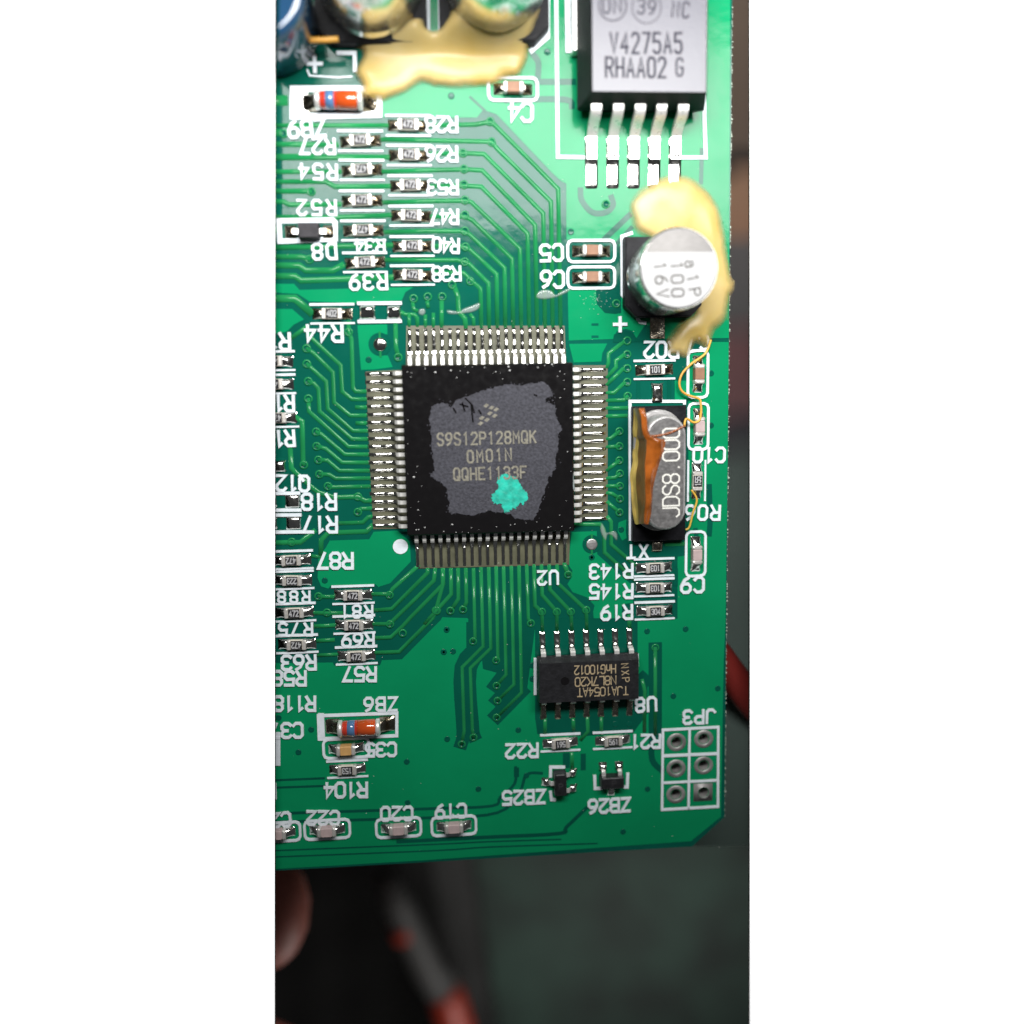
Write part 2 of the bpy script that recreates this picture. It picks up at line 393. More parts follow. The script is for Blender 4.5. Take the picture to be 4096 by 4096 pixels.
for s, wz in (('P -300 345 540 310', 26), ('P -300 425 540 395', 26), ('P -300 710 1740 645 Q 740 615 830 520 990 370 1000 190', 34), ('P -300 800 1740 745 Q 800 690 1040 470 1120 270 1290 255', 34),
              ('Q -300 1010 700 960 1480 920 1560 850 1780 640', 44), ('P -300 1120 1740 1040 Q 700 1010 1500 985', 18), ('P -300 1190 1740 1110 Q 700 1070 1900 1030', 18), ('Q 1560 60 1560 170', 80), ('R 90 60 90 200', 60), ('N 1010 1870 1010 1930', 60),
              ('B 500 1075 660 1220', 26), ('B 1190 600 1250 690 1245 860', 62), ('B 1230 905 1640 905', 60), ('B 900 1105 1540 1100 1620 1180', 60), ('F 330 980 600 720', 60), ('F 440 1060 620 860', 45), ('F 60 440 75 560 190 690 340 690 420 610 400 520', 60), ('F 1390 360 1400 0', 45),
              ('I 1040 890 1040 1100', 46), ('I 700 890 700 1100', 40), ('L 1330 880 1345 1000', 50), ('L 1480 400 1490 760 1480 930', 60), ('A -300 900 700 890 880 850', 60)):
    gap(s, wz)
for s in ('F 235 1520 290 1520 300 1680 370 1760 500 1740 510 1800 440 1810 330 1800 240 1700', 'I 420 440 430 380 480 370 510 340 580 340 640 380 690 430 790 440 790 280 850 280 860 440 1700 440 1700 462 1545 462 1500 440 420 470', 'F 440 1060 505 1060 505 1120 470 1500 440 1500', 'L 1085 1190 1130 1190 1130 1290 1085 1290', 'L 1085 1305 1135 1305 1135 1500 1085 1500', 'L 1085 1520 1130 1520 1130 1640 1085 1640', 'L 1085 1770 1130 1770 1130 1860 690 1870 690 1840 1085 1840'): bare(s)
bare('I 600 1100 1250 1100 1250 1932 L 1240 1160 1100 1180 1100 1210 600 1200 560 900 I 590 1932', m_bare)
for c, rr in (('A 100 1110', 0), ('D 395 1210', 0)): pass
# laminate left bare between the fine pads
for s in ('G 1003 790 1400 770 J 1470 865 1085 872', 'G 1450 285 H 1540 285 1555 640 1560 690 G 1445 745', 'J 1560 1000 K 1600 900 1590 1265 J 1600 1305', 'H 1640 720 I 355 720 360 780 L 358 770 0 790'): bare(s, m_olive, .05, 'bare_laminate')

def trace(s, wz=31, name='trace'):
    P = pts(s); k = wz / 2.76 / PXMM
    mb = MB(); strip(mb, P, k, .0, ZTR + nxt('t', .00012), bev=.05, ext=k * .3); return part(name, mb, m_trace, board, True)
for s in ('E 622 1960 612 1530 500 1430 425 1355 100 1355', 'E 708 1960 700 1470 480 1250 435 1235 350 1215 0 1215 D 1225 1215', 'E 797 1960 790 1370 480 1085 380 1060 0 1060', 'E 887 1960 878 1300 490 930 400 895 0 895 D 1215 908',
          'E 973 1960 960 1200 520 775 440 735 0 735', 'E 1062 1960 1048 1090 510 575 440 560 0 565 D 1200 580', 'E 1150 1960 1132 925 620 405 430 395 0 400', 'E 1237 1960 1215 830 630 225 430 215 0 225 D 1190 240',
          'E 1325 1960 1305 700 650 45 420 35 0 45', 'E 1410 1960 1390 570 B 795 1640 735 1565 0 1550 A 1180 1540', 'E 1497 1960 1470 430 B 760 1370 720 1345 560 1375 0 1385'):
    trace(s, 33)
for s, wz in (('A -300 1385 1240 1385', 30), ('A -300 1590 690 1600', 40), ('A -300 1720 1250 1735', 36), ('A -300 1460 60 1465', 60), ('D -300 92 1250 80', 36), ('D -300 240 720 240', 36), ('D -300 350 560 350 660 405 1260 400', 36), ('D -300 455 330 455 400 460', 40), ('D -300 570 90 570 160 605 720 600', 36),
              ('D -300 740 650 745 1270 720', 36), ('D -300 880 40 880', 60), ('D -300 1085 1290 1050', 40), ('D -300 1178 290 1178 380 1205', 40), ('D -300 1275 270 1275 340 1330 640 1330 750 1268', 50), ('D -300 1392 220 1392 290 1442 1290 1405', 50), ('D -300 1640 220 1640 400 1800', 66),
              ('A -300 1110 110 1110', 90),
              ('G 1000 1010 890 1010 860 970 845 430 812 355 812 240', 31), ('G 1000 1095 850 1095 740 1010 725 720 400 420 330 310 180 420', 31), ('G 895 1185 1000 1185', 31), ('G 1000 1275 830 1275 650 1130 640 800 420 580 350 535', 31), ('G 900 1360 1000 1360', 31), ('G 1010 1445 860 1445 580 1200 565 900 400 750 352 705', 31),
              ('G 1010 1535 850 1535 490 1230 480 980 430 920 368 898', 31), ('G 1010 1620 810 1620 375 1230 368 1090', 31), ('G 1020 1705 770 1705 510 1480 455 1455', 31), ('G 1020 1795 740 1795 560 1640 460 1615', 31), ('G 1030 1885 710 1885 580 1770 480 1765', 31),
              ('J 1040 312 670 316 600 270 490 268', 31), ('J 1045 402 640 410 585 400', 31), ('J 1060 560 990 562 915 515 660 525 480 470 390 400 240 260 180 200 165 -60', 40), ('J 1065 645 950 648 915 685', 31), ('J 1070 735 1030 740 970 800 690 810', 31), ('J 1075 830 1010 900 590 915 510 990 505 1180', 40),
              ('J -300 1035 150 1020 280 1020 440 890', 40), ('G 225 1290 300 1340 310 1790 318 1820', 38), ('G 1330 260 1335 520 1360 620', 34), ('G 1520 30 1530 100 1570 120', 26), ('G 1680 20 1690 80', 26),
              ('G 1390 130 1440 160 1540 160 1570 200 1572 290', 28), ('G 1480 160 1482 290', 26), ('G 1660 170 1660 295', 26), ('G 1748 150 1748 295', 26), ('G 1840 20 1838 295', 34), ('E 320 1500 365 1620 370 1780 440 1860 450 1960', 40), ('H 500 160 535 200 538 280', 26),
              ('J 1080 1590 1220 1590 1265 1600 1300 1530 1590 1270', 31), ('J 410 1170 500 1180', 26), ('J 1095 1770 1290 1755 1685 1355 1685 1310', 31), ('J 640 1620 560 1620 480 1615', 31), ('J 440 1800 770 1800', 31), ('M 1090 265 1270 265 1330 200 1600 -60 J 1755 1440 1768 1310', 31), ('M 1115 420 1280 412 1410 290 1500 190 J 1858 1480 1855 1310', 31), ('M 440 290 650 280', 31), ('M 470 450 650 440', 31), ('M 470 610 680 600', 26),
              ('M 1115 582 1370 572 1740 200 1775 115 K 195 1490 195 1310', 31), ('K 285 1310 290 1590 130 1770 N 0 260', 31), ('K 365 1310 370 1640 285 1775', 31), ('K 450 1310 458 1680 420 1760', 31),
              ('K 535 1310 N 552 410 530 455', 29), ('K 617 1300 N 642 510 410 740 432 1440 405 1590', 29), ('K 703 1300 N 727 530 500 750 522 1430 535 1520', 29), ('K 785 1290 N 805 640 785 665', 29), ('K 867 1290 N 895 820 790 945', 29), ('K 952 1285 N 982 930 800 1110', 29), ('K 1037 1280 N 1066 1020 790 1295', 29), ('K 1122 1270 N 1140 200 1168 255', 29),
              ('K 1203 1270 N 1212 60 1290 130 1296 340', 31), ('K 1285 1270 1292 1600 N 1455 130 1456 330', 31), ('K 1370 1270 1377 1540 N 1610 130 1622 325', 31), ('K 1457 1270 1463 1470 N 1780 110 1786 325', 31), ('K 1537 1250 1580 1375', 40),
              ('I 350 745 370 690 370 590 540 460', 29), ('I 350 855 455 740 450 670 550 600', 29), ('I 350 935 530 760', 29), ('I 350 1025 430 1025 550 910', 29), ('I 350 1110 540 1105 580 1060', 29), ('I 350 1195 590 1192', 31), ('I 350 1282 570 1278', 31), ('I 350 1532 390 1530 490 1450', 29), ('I 350 1622 490 1615', 29),
              ('L 350 225 490 115', 29), ('L 350 312 440 305 495 260', 29), ('L 350 397 495 398', 29), ('L 350 472 410 482 495 540', 29), ('L 355 572 490 690', 29), ('L 355 735 398 790 398 1040 660 1270', 31), ('L -80 820 275 820 320 880 325 1130 660 1440', 31),
              ('O 885 525 885 1480', 34), ('O 740 880 770 1000 765 1450', 34), ('N 1325 1310 1325 1480', 34), ('N 1790 1270 1800 1450 1720 1540', 34), ('O 290 1300 290 1480', 34), ('O 600 170 600 300', 40), ('N 1635 1310 1640 1430', 34), ('Q 1620 30 1625 190', 34), ('L 1000 1040 1220 1035', 40)):
    trace(s, wz)

def via_mesh():
    mb = MB(); lathe(mb, [(.36, 0), (.335, .085), (.24, .09), (.19, .055), (.16, .03)], 16, ms=[0, 0, 1, 1, 1]); return mb.mesh('via', [m_trace, m_dark], True)
def dot_mesh():
    mb = MB(); lathe(mb, [(.27, .0), (.25, .052), (.2, .055), (.12, .042)], 14, ms=[0, 0, 0, 0]); return mb.mesh('via', [m_dark], True)
vm, dm = via_mesh(), dot_mesh()
def via(s, d=False, sc=1.0):
    for p in pts(s):
        o = put('via', dm if d else vm, board, p); o.scale = (sc, sc, 1)
via('E 440 1235 445 1070 440 895 440 720 440 555 430 385 430 212 420 35 500 1450 300 1490 30 1620 190 1620 B 735 1570 720 1345 D 400 460 380 1208 G 812 355 1360 632 350 535 352 705 368 898 368 1090 455 1455 460 1615 480 1765 318 1820 J 490 268 585 400 915 515 915 685 185 1015 1265 1600 480 1615 G 1530 1628 A 95 1475')
via('D 1530 1640 M 575 138 1270 265 1410 365 1775 115 N 130 118 280 118 420 105 530 455 405 1590 535 1515 785 665 790 945 800 1110 790 1295 1168 255 1290 130 1455 130 1610 130 1780 110 K 1580 1375 I 575 450 575 600 575 755 575 905 580 1060 490 1450 490 1615 L 490 115 495 260 495 398 495 540 490 690 O 885 525 F 340 600 455 1695')
via('B 1350 575 290 1060 E 1610 905 A 100 1108 G 1035 660 J 550 1440 M 1895 330 1865 575 260 1680 1455 1785 40 1300 400 1430 N 240 325 205 572 310 567 1030 1435 1640 1430 245 1535 1180 720 1185 870 O 795 345 1220 320 1085 1060 1575 975 445 1370 600 1370 P 1465 580 Q 590 430 1120 280 R 800 430 530 900 L 185 1185 510 880 K 1840 1185 I 1500 810 1500 1385', True)

# ------------------------------------------------------------------ stroke lettering
O_ = [(1, 0), (3, 0), (4, 1), (4, 5), (3, 6), (1, 6), (0, 5), (0, 1), (1, 0)]
GL = {'0': [O_], 'O': [O_], '1': [[(1, 5), (2.2, 6), (2.2, 0)]], '2': [[(0, 5), (1, 6), (3, 6), (4, 5), (4, 4), (0, 0), (4, 0)]],
      '3': [[(0, 5.2), (1, 6), (3, 6), (4, 5.2), (4, 4), (3, 3.1), (1.4, 3.1)], [(3, 3.1), (4, 2.2), (4, .9), (3, 0), (1, 0), (0, .8)]], '4': [[(3, 0), (3, 6), (0, 1.8), (4, 1.8)]],
      '5': [[(4, 6), (.2, 6), (0, 3.4), (3, 3.6), (4, 2.6), (4, 1), (3, 0), (1, 0), (0, .8)]], '6': [[(3.2, 6), (1.4, 5), (.1, 2.8)], [(1, 3.5), (0, 2.5), (0, 1), (1, 0), (3, 0), (4, 1), (4, 2.5), (3, 3.5), (1, 3.5)]],
      '7': [[(0, 6), (4, 6), (1.2, 0)]], '8': [[(1, 3.1), (.1, 4), (.1, 5.1), (1, 6), (3, 6), (3.9, 5.1), (3.9, 4), (3, 3.1), (1, 3.1)], [(1, 3.1), (0, 2.2), (0, .9), (1, 0), (3, 0), (4, .9), (4, 2.2), (3, 3.1), (1, 3.1)]],
      '9': [[(.8, 0), (2.6, 1), (3.9, 3.2)], [(3, 2.5), (4, 3.5), (4, 5), (3, 6), (1, 6), (0, 5), (0, 3.5), (1, 2.5), (3, 2.5)]],
      'A': [[(0, 0), (2, 6), (4, 0)], [(.8, 2), (3.2, 2)]], 'B': [[(0, 0), (0, 6), (3, 6), (4, 5.2), (4, 4), (3, 3.1), (0, 3.1)], [(3, 3.1), (4, 2.2), (4, .9), (3, 0), (0, 0)]],
      'C': [[(4, 1), (3, 0), (1, 0), (0, 1), (0, 5), (1, 6), (3, 6), (4, 5)]], 'D': [[(0, 0), (0, 6), (2.8, 6), (4, 4.8), (4, 1.2), (2.8, 0), (0, 0)]], 'E': [[(4, 0), (0, 0), (0, 6), (4, 6)], [(0, 3), (3, 3)]],
      'F': [[(0, 0), (0, 6), (4, 6)], [(0, 3), (3, 3)]], 'G': [[(4, 5), (3, 6), (1, 6), (0, 5), (0, 1), (1, 0), (3, 0), (4, 1), (4, 2.8), (2.2, 2.8)]], 'H': [[(0, 0), (0, 6)], [(4, 0), (4, 6)], [(0, 3), (4, 3)]],
      'J': [[(4, 6), (4, 1), (3, 0), (1, 0), (0, 1)]], 'K': [[(0, 0), (0, 6)], [(4, 6), (0, 2.6)], [(1.4, 3.6), (4, 0)]], 'L': [[(0, 6), (0, 0), (3.6, 0)]], 'M': [[(0, 0), (0, 6), (2, 2.6), (4, 6), (4, 0)]],
      'N': [[(0, 0), (0, 6), (4, 0), (4, 6)]], 'P': [[(0, 0), (0, 6), (3, 6), (4, 5.1), (4, 3.8), (3, 2.9), (0, 2.9)]], 'Q': [O_, [(2.4, 1.8), (4, -.2)]], 'R': [[(0, 0), (0, 6), (3, 6), (4, 5.1), (4, 3.9), (3, 3), (0, 3)], [(2, 3), (4, 0)]],
      'S': [[(4, 5), (3, 6), (1, 6), (0, 5), (0, 4), (1, 3.2), (3, 2.8), (4, 2), (4, 1), (3, 0), (1, 0), (0, 1)]], 'T': [[(0, 6), (4, 6)], [(2, 6), (2, 0)]], 'U': [[(0, 6), (0, 1), (1, 0), (3, 0), (4, 1), (4, 6)]], 'V': [[(0, 6), (2, 0), (4, 6)]],
      'X': [[(0, 0), (4, 6)], [(0, 6), (4, 0)]], 'Z': [[(0, 6), (4, 6), (0, 0), (4, 0)]], 'n': [[(.4, 0), (.4, 4)], [(.4, 3), (1.4, 4), (2.8, 4), (3.6, 3.2), (3.6, 0)]], 'a': [[(.4, 3.6), (1.2, 4.2), (2.8, 4.2), (3.6, 3.4), (3.6, 0)], [(3.6, 2.6), (1, 2.6), (.3, 1.8), (.3, .8), (1, 0), (2.6, 0), (3.6, 1)]],
      '+': [[(2, .6), (2, 5.4)], [(-.4, 3), (4.4, 3)]], '.': [[(1.9, 0), (2.1, .3)]], '-': [[(0, 3), (4, 3)]], ' ': [], 'q': [[(3.4, 0), (3.4, 6), (0.2, 3.0)]]}
def letters(s, adv, h, wd, st, z0, z1):
    mb = MB(); k = h / 6; kx = wd / 4; x = -(len(s) - 1) * adv / 2; q = 0
    for ch in s:
        for pl in GL[ch]:
            P = [(x + (a - 2) * kx, (b - 3) * k) for a, b in pl]
            cl = len(pl) > 3 and pl[0] == pl[-1]
            strip(mb, P[:-1] if cl else P, st, z0, z1 + q * .0014, bev=st * .06, closed=cl, ext=0 if cl else st * .38, ramp=.0005); q += 2
        x += adv
    return mb
def lettering(s, t, a, b, hz, z=0.0, mtl=None, parent=None, name='silkscreen_text', wr=.60, sr=.185, th=.05, origin=None):
    """a, b: zoomed positions of the first and last character centres"""
    A, B = W(t, a[0], a[1], z), W(b[2] if len(b) > 2 else t, b[0], b[1], z)
    d = B - A; ang = math.atan2(d.y, d.x); adv = d.length / max(len(s) - 1, 1); h = hz / 2.76 / PXMM * 1.0
    c = (A + B) / 2
    k = (wp(2048, 2048, 0) - CAM * 10).length / (c - CAM * 10).length
    h = h / k
    wd = min(h * wr, adv * .80) if len(s) > 1 else h * wr
    mb = letters(s, adv, h, wd, h * sr, 0, th)
    loc = c - (origin if origin else Vector((0, 0, 0)))
    return part(name, mb, mtl or m_silk, parent or board, False, loc, ang)
ZS = .0
for a in (('ZB9', 'A', (500, 1415), (205, 1435), 150), ('R27', 'A', (610, 1620), (330, 1620), 140), ('R54', 'D', (635, 248), (320, 240), 140), ('R52', 'D', (625, 640), (300, 640), 140), ('D8', 'D', (625, 1120), (470, 1125), 150), ('R34', 'D', (1165, 1065), (930, 1065), 130), ('R39', 'D', (1185, 1455), (880, 1460), 150),
          ('R28', 'B', (305, 1380), (60, 1380), 140), ('R26', 'B', (305, 1705), (60, 1705), 140), ('R53', 'E', (315, 415), (75, 415), 135), ('R47', 'E', (320, 740), (110, 740), 140), ('R40', 'E', (330, 1060), (130, 1050), 140), ('R38', 'E', (345, 1365), (130, 1370), 140), ('C4', 'B', (1125, 1245), (985, 1240), 170),
          ('C5', 'E', (1465, 1135), (1325, 1140), 160), ('C6', 'E', (1475, 1430), (1335, 1430), 165), ('R44', 'G', (690, 370), (390, 370), 165), ('R1', 'G', (110, 460), (-20, 460), 165), ('R1', 'G', (160, 1140), (45, 1140), 160), ('R1', 'G', (165, 1525), (50, 1530), 160), ('Q12', 'J', (325, 370), (70, 365), 160), ('R18', 'J', (620, 570), (355, 570), 165),
          ('R17', 'J', (630, 820), (370, 820), 165), ('R87', 'J', (805, 1220), (530, 1220), 165), ('R88', 'J', (345, 1620), (75, 1620), 120), ('R81', 'J', (1035, 1780), (775, 1780), 130), ('R75', 'M', (370, 320), (90, 320), 130), ('R63', 'M', (400, 685), (130, 690), 150), ('R69', 'M', (1045, 440), (790, 440), 140), ('R57', 'M', (1065, 815), (805, 815), 150),
          ('R58', 'M', (290, 860), (30, 860), 150), ('R118', 'M', (395, 1140), (40, 1140), 150), ('C37', 'M', (255, 1435), (0, 1440), 150), ('ZB6', 'M', (1300, 1145), (1035, 1150), 140), ('C35', 'M', (1290, 1645), (1050, 1650), 140), ('R104', 'P', (965, 435), (600, 440), 150), ('C22', 'P', (660, 745), (405, 745), 140), ('C20', 'P', (1470, 695), (1220, 700), 140),
          ('C2', 'P', (125, 760), (10, 770), 140), ('C19', 'Q', (405, 665), (165, 675), 140), ('ZB25', 'Q', (1275, 510), (905, 525), 140), ('ZB26', 'R', (555, 600), (195, 620), 140), ('R22', 'N', (1195, 1655), (940, 1665), 145), ('R21', 'O', (890, 1555), (660, 1560), 140), ('U8', 'O', (845, 1145), (715, 1155), 145), ('JP3', 'O', (1495, 1280), (1240, 1290), 140),
          ('R143', 'L', (585, 1330), (210, 1340), 150), ('R145', 'L', (585, 1555), (210, 1560), 150), ('R19', 'L', (580, 1785), (335, 1795), 150), ('C9', 'L', (1365, 1485), (1220, 1490), 160), ('R06', 'L', (1545, 690), (1265, 690), 150), ('XT', 'L', (755, 1115), (615, 1120), 140), ('R02', 'I', (1085, 550), (815, 550), 160), ('C7', 'I', (1420, 465), (1280, 490), 150),
          ('C10', 'I', (1600, 1710), (1350, 1710), 150), ('U2', 'K', (1420, 1405), (1290, 1410), 145), ('+', 'A', (440, 710), (440, 710), 180), ('+', 'I', (495, 270), (495, 270), 180)):
    lettering(a[0], a[1], a[2], a[3], a[4], th=.15 + nxt('s', .0002))
def silk(lines, wz=34, closed=False, name='silkscreen_outline'):
    mb = MB(); k = wz / 2.76 / PXMM
    for i, s in enumerate(lines): strip(mb, pts(s), k, 0, .095 + nxt('s', .0003), bev=.012, closed=closed, ext=0 if closed else k * .45, ramp=.0002)
    return part(name, mb, m_silk, board)
def silk_mm(lines, wd, loc, closed=False, name='silkscreen_outline'):
    mb = MB()
    for i, l in enumerate(lines): strip(mb, l, wd, 0, .095 + nxt('s', .0003), bev=.012, closed=closed, ext=0 if closed else wd * .45, ramp=.0002)
    return part(name, mb, m_silk, board, False, loc)
silk(['A 200 985 1150 985 1150 1270 200 1290'], 60, True); silk(['A 245 1000 245 1280'], 70)
silk(['D 45 785 640 775 665 800 665 985 55 1010'], 50, True)
silk(['M 480 1275 1345 1245 1345 1495 490 1530'], 34, True); silk(['M 510 1275 520 1520'], 66)
silk(['Q 1385 285 1385 185 1530 185'], 34); silk(['Q 1385 460 1395 545 1430 545'], 34)
silk(['R 215 285 220 420 285 420'], 34); silk(['R 580 260 575 405 545 405'], 34)
silk(['B 1350 -80 1350 415 1175 565'], 50); silk(['B 1445 -200 1455 800 1465 1735 1740 1740', 'C 1150 1742 1440 1742 1425 1330 1425 1060'], 38); silk(['B 1570 -200 1580 560'], 56)
silk(['A 485 -100 475 400'], 34); silk(['A 700 590 880 590 885 780'], 40); silk(['A 360 780 385 840 700 860 850 850'], 16)
silk(['A 1685 -200 1690 330'], 44); silk(['A 1820 -200 1825 330'], 44)
silk(['F 620 920 515 955 520 1600 715 1900 770 1910'], 34)
silk(['I 1205 1140 1205 1118 605 1118 605 1500 L 608 985'], 32)
silk(['M 20 1490 20 1790'], 80); silk(['P -10 380 -5 520'], 50)
silk(['N 1215 650 1215 1030'], 32); silk(['O 690 600 690 720'], 20)
silk(['O 968 1432 1578 1400 R 1575 620 958 655'], 28, True); silk(['O 1262 1420 R 1250 640'], 28); silk(['O 965 1715 1570 1690', 'R 962 65 1570 38', 'R 960 360 1565 330'], 26)
mb = MB(); c = W('J', 1385, 1065); lathe(mb, [(.63, 0), (.62, .095)], 32, c=(c.x, c.y)); part('silkscreen_dot', mb, m_silk, board)
for t, x, y, r in (('G', 1160, 490, .56), ('K', 1840, 1040, .48)):
    c = W(t, x, y)
    mb = MB(); lathe(mb, [(r * 1.65, 0), (r * 1.65, .045)], 32, c=(c.x, c.y)); part('clearance', mb, m_dark, board)
    mb = MB()
    lathe(mb, [(r, 0), (r * .98, .09), (r * .8, .16 if t == 'G' else .1), (r * .3, .22 if t == 'G' else .105)], 32, c=(c.x, c.y)); part('fiducial', mb, m_solder if t == 'G' else m_fid, board, True)
    mb = MB(); strip(mb, [(c.x, c.y - r * 1.8), (c.x, c.y + r * 1.8)], .16, 0, .075, bev=.02); part('trace', mb, m_trace, board)
bare('I 182 258 258 258 258 282 182 282', m_bare, .045, 'slot'); bare('I 182 392 258 392 258 416 182 416', m_bare, .045, 'slot')
# plated holes of the header
for i, c in enumerate(hc):
    mb = MB()
    if i == 5:
        sq = [(c.x - .9, c.y - .78), (c.x + .8, c.y - .78), (c.x + .8, c.y + .85), (c.x - .9, c.y + .85)]
        sheet(mb, sq, 0, .07, holes=[circle(c.x, c.y, .52, 18)]); lathe_p = [(.53, .072), (.47, .02), (.42, -.3), (.41, -1.5)]
    else: lathe_p = [(.86, .0), (.83, .065), (.62, .085), (.50, .05), (.43, -.15), (.41, -1.5)]
    s_ = 24; vs, fs = [], []
    for r, z in lathe_p:
        for k in range(s_): a = 2 * math.pi * k / s_; vs.append((c.x + r * math.cos(a) * 1.02, c.y + r * math.sin(a) * .98, z))
    for q in range(len(lathe_p) - 1):
        for k in range(s_): j = (k + 1) % s_; fs.append((q * s_ + k, q * s_ + j, q * s_ + s_ + j, q * s_ + s_ + k))
    mb.add(vs, fs); part('plated_hole', mb, m_dpad, board, True)

# ------------------------------------------------------------------ soldered chips
def fillet(h, seed):
    rs = random.Random(seed); p1, p2 = rs.random() * 6, rs.random() * 6
    def fn(a, b):      # a = 0 at the terminal, 1 at the pad end
        e = (1 - abs(2 * b - 1) ** 4)
        base = h * (1 - a) ** 1.5 + .14 * math.sin(math.pi * min(1, a * 1.02)) ** .6
        return max(0.0, base * e * (1 + .14 * math.sin(5 * a + p1) * math.sin(4 * b + p2)) + .0)
    return fn
def solder_mesh(key, x0, x1, hy, h, mtl, seed):
    def mk():
        mb = MB(); hfield(mb, x0, x1, -hy, hy, fillet(h, seed), 10, 9); 
        if x1 < x0: mb.f = [f[::-1] for f in mb.f]
        return mb.mesh('solder_joint', mtl, True)
    return cached(key, mk)
def two_pad(t, L_=.80, D_=1.58, hy=.44, h=.42, mtl=None, var=0):
    mtl = mtl or m_flux
    for s_ in (1, -1):
        sd = var % 4 * 2 + (s_ > 0)
        put('solder_joint', solder_mesh(('sj', L_, D_, hy, h, mtl.name, sd), s_ * (L_ - .03), s_ * D_, hy, h, mtl, sd), t)
NR = 0
def resistor(tile, x, y, code, up, label, rot=0.0, bars=(True, True), mtl=None, dx=1.0):
    global NR
    NR += 1
    c = W(tile, x, y, .45); c.z = 0
    rz = rot + random.uniform(-.05, .05); c.x += random.uniform(-.05, .05); c.y += random.uniform(-.04, .04)
    t = thing('chip_resistor', label, 'resistor', c, rz, 'chip resistors soldered on the board')
    def body():
        mb = MB(); box(mb, -.52, .52, -.41, .41, .05, .46, .03); return mb.mesh('ceramic_body', m_cer)
    def coat():
        mb = MB(); box(mb, -.47, .47, -.37, .37, .44, .50, .02); return mb.mesh('black_coat', m_rblk)
    def term(s_):
        mb = MB(); a, b = sorted((s_ * .50, s_ * .80)); box(mb, a, b, -.42, .42, .0, .50, .05); return mb.mesh('terminal', m_term)
    put('ceramic_body', cached('rb', body), t); put('black_coat', cached('rc', coat), t)
    for s_ in (1, -1): put('terminal', cached(('rt', s_), lambda: term(s_)), t)
    two_pad(t, mtl=mtl, var=NR)
    mk = cached(('rm', code), lambda: letters(code.replace('4', 'q') if False else code, .27, .46, .19, .078, 0, .012).mesh('marking', m_rtxt))
    put('marking', mk, t, (0, 0, .50), 0 if up else math.pi)
    for i, s_ in enumerate((1, -1)):
        if bars[i]:
            a = Vector((-1.68, s_ * .74)); b = Vector((1.68, s_ * .74))
            if rot: a, b = Vector((-a.y, a.x)), Vector((-b.y, b.x))
            silk_mm([[a, b]], .18 if s_ > 0 else .14, c)
    return t
NC = 0
def capacitor(tile, x, y, mtl, label, rot=0.0, half=.9, outline=(1.92, .84), sol=None, hz=.75, D_=1.55):
    global NC
    NC += 1
    c = W(tile, x, y, hz); c.z = 0
    t = thing('chip_capacitor', label, 'capacitor', c, rot + random.uniform(-.015, .015), 'chip capacitors soldered on the board')
    def body():
        mb = MB(); box(mb, -.46, .46, -.40, .40, .03, hz, .05); return mb.mesh('ceramic_body', mtl)
    def term(s_):
        mb = MB(); a, b = sorted((s_ * .44, s_ * .80)); box(mb, a, b, -.42, .42, .0, hz + .02, .09); return mb.mesh('terminal', m_term)
    put('ceramic_body', cached(('cb', mtl.name, hz), body), t)
    for s_ in (1, -1): put('terminal', cached(('ct', s_, hz), lambda: term(s_)), t)
    two_pad(t, hy=.46, h=hz * .75, mtl=sol or m_solder, var=NC, D_=D_)
    if outline:
        a, b = outline; r = b * .45
        P = [(-a + r, -b), (a - r, -b), (a - r * .3, -b + r * .3), (a, -b + r), (a, b - r), (a - r * .3, b - r * .3), (a - r, b), (-a + r, b), (-a + r * .3, b - r * .3), (-a, b - r), (-a, -b + r), (-a + r * .3, -b + r * .3)]
        if rot: P = [(-q, p) for p, q in P]
        silk_mm([P], .21, c, True)
    return t
col_r = [('A', 1467, 1370, '472', 'R28'), ('A', 1480, 1700, '472', 'R26'), ('D', 1488, 385, '472', 'R53'), ('D', 1505, 715, '472', 'R47'), ('D', 1515, 1050, '472', 'R40'), ('D', 1520, 1375, '472', 'R38')]
for t_, x, y, code, nm in col_r: resistor(t_, x, y, code, True, 'small black resistor marked 472 directly left of the lettering ' + nm)
for t_, x, y, up, nm in (('A', 932, 1545, True, 'R27'), ('D', 948, 210, False, 'R54'), ('D', 962, 550, True, 'R52')):
    resistor(t_, x, y, '472', up, 'small black resistor marked %s 472 directly right of the lettering %s' % ('upright' if up else 'upside down', nm))
resistor('D', 973, 880, '472', False, 'small black resistor marked upside down 472 just above the lettering R34')
resistor('D', 990, 1235, '472', True, 'small black resistor marked 472 between the letterings R34 and R39')
resistor('D', 628, 1808, '402', True, 'resistor marked 402 in white just above the lettering R44')
for yy, lab in ((672, 'uppermost of three resistors cut by left picture edge beside the big chip'), (930, 'middle of three resistors cut by left picture edge beside the big chip'), (1300, 'lowest of three resistors cut by left picture edge beside the big chip')):
    resistor('G', {672: -30, 930: -20, 1300: 10}[yy], yy, '472', False, lab, mtl=m_solder, bars=(yy != 1300, True))
resistor('J', 175, 1222, '472', False, 'resistor marked upside down 472 left of the lettering R87', mtl=m_solder)
resistor('J', 190, 1450, '223', False, 'resistor marked upside down 223 just above the lettering R88', mtl=m_solder)
resistor('M', 213, 152, '472', True, 'resistor marked 472 between the letterings R88 and R75', mtl=m_solder)
resistor('M', 240, 500, '472', False, 'resistor marked upside down 472 between the letterings R75 and R63', mtl=m_solder)
resistor('J', 858, 1610, '472', True, 'resistor marked 472 just above the lettering R81', mtl=m_solder)
resistor('M', 868, 280, '472', True, 'resistor marked 472 between the letterings R81 and R69', mtl=m_solder)
resistor('M', 893, 622, '472', True, 'resistor marked 472 between the letterings R69 and R57', mtl=m_solder)
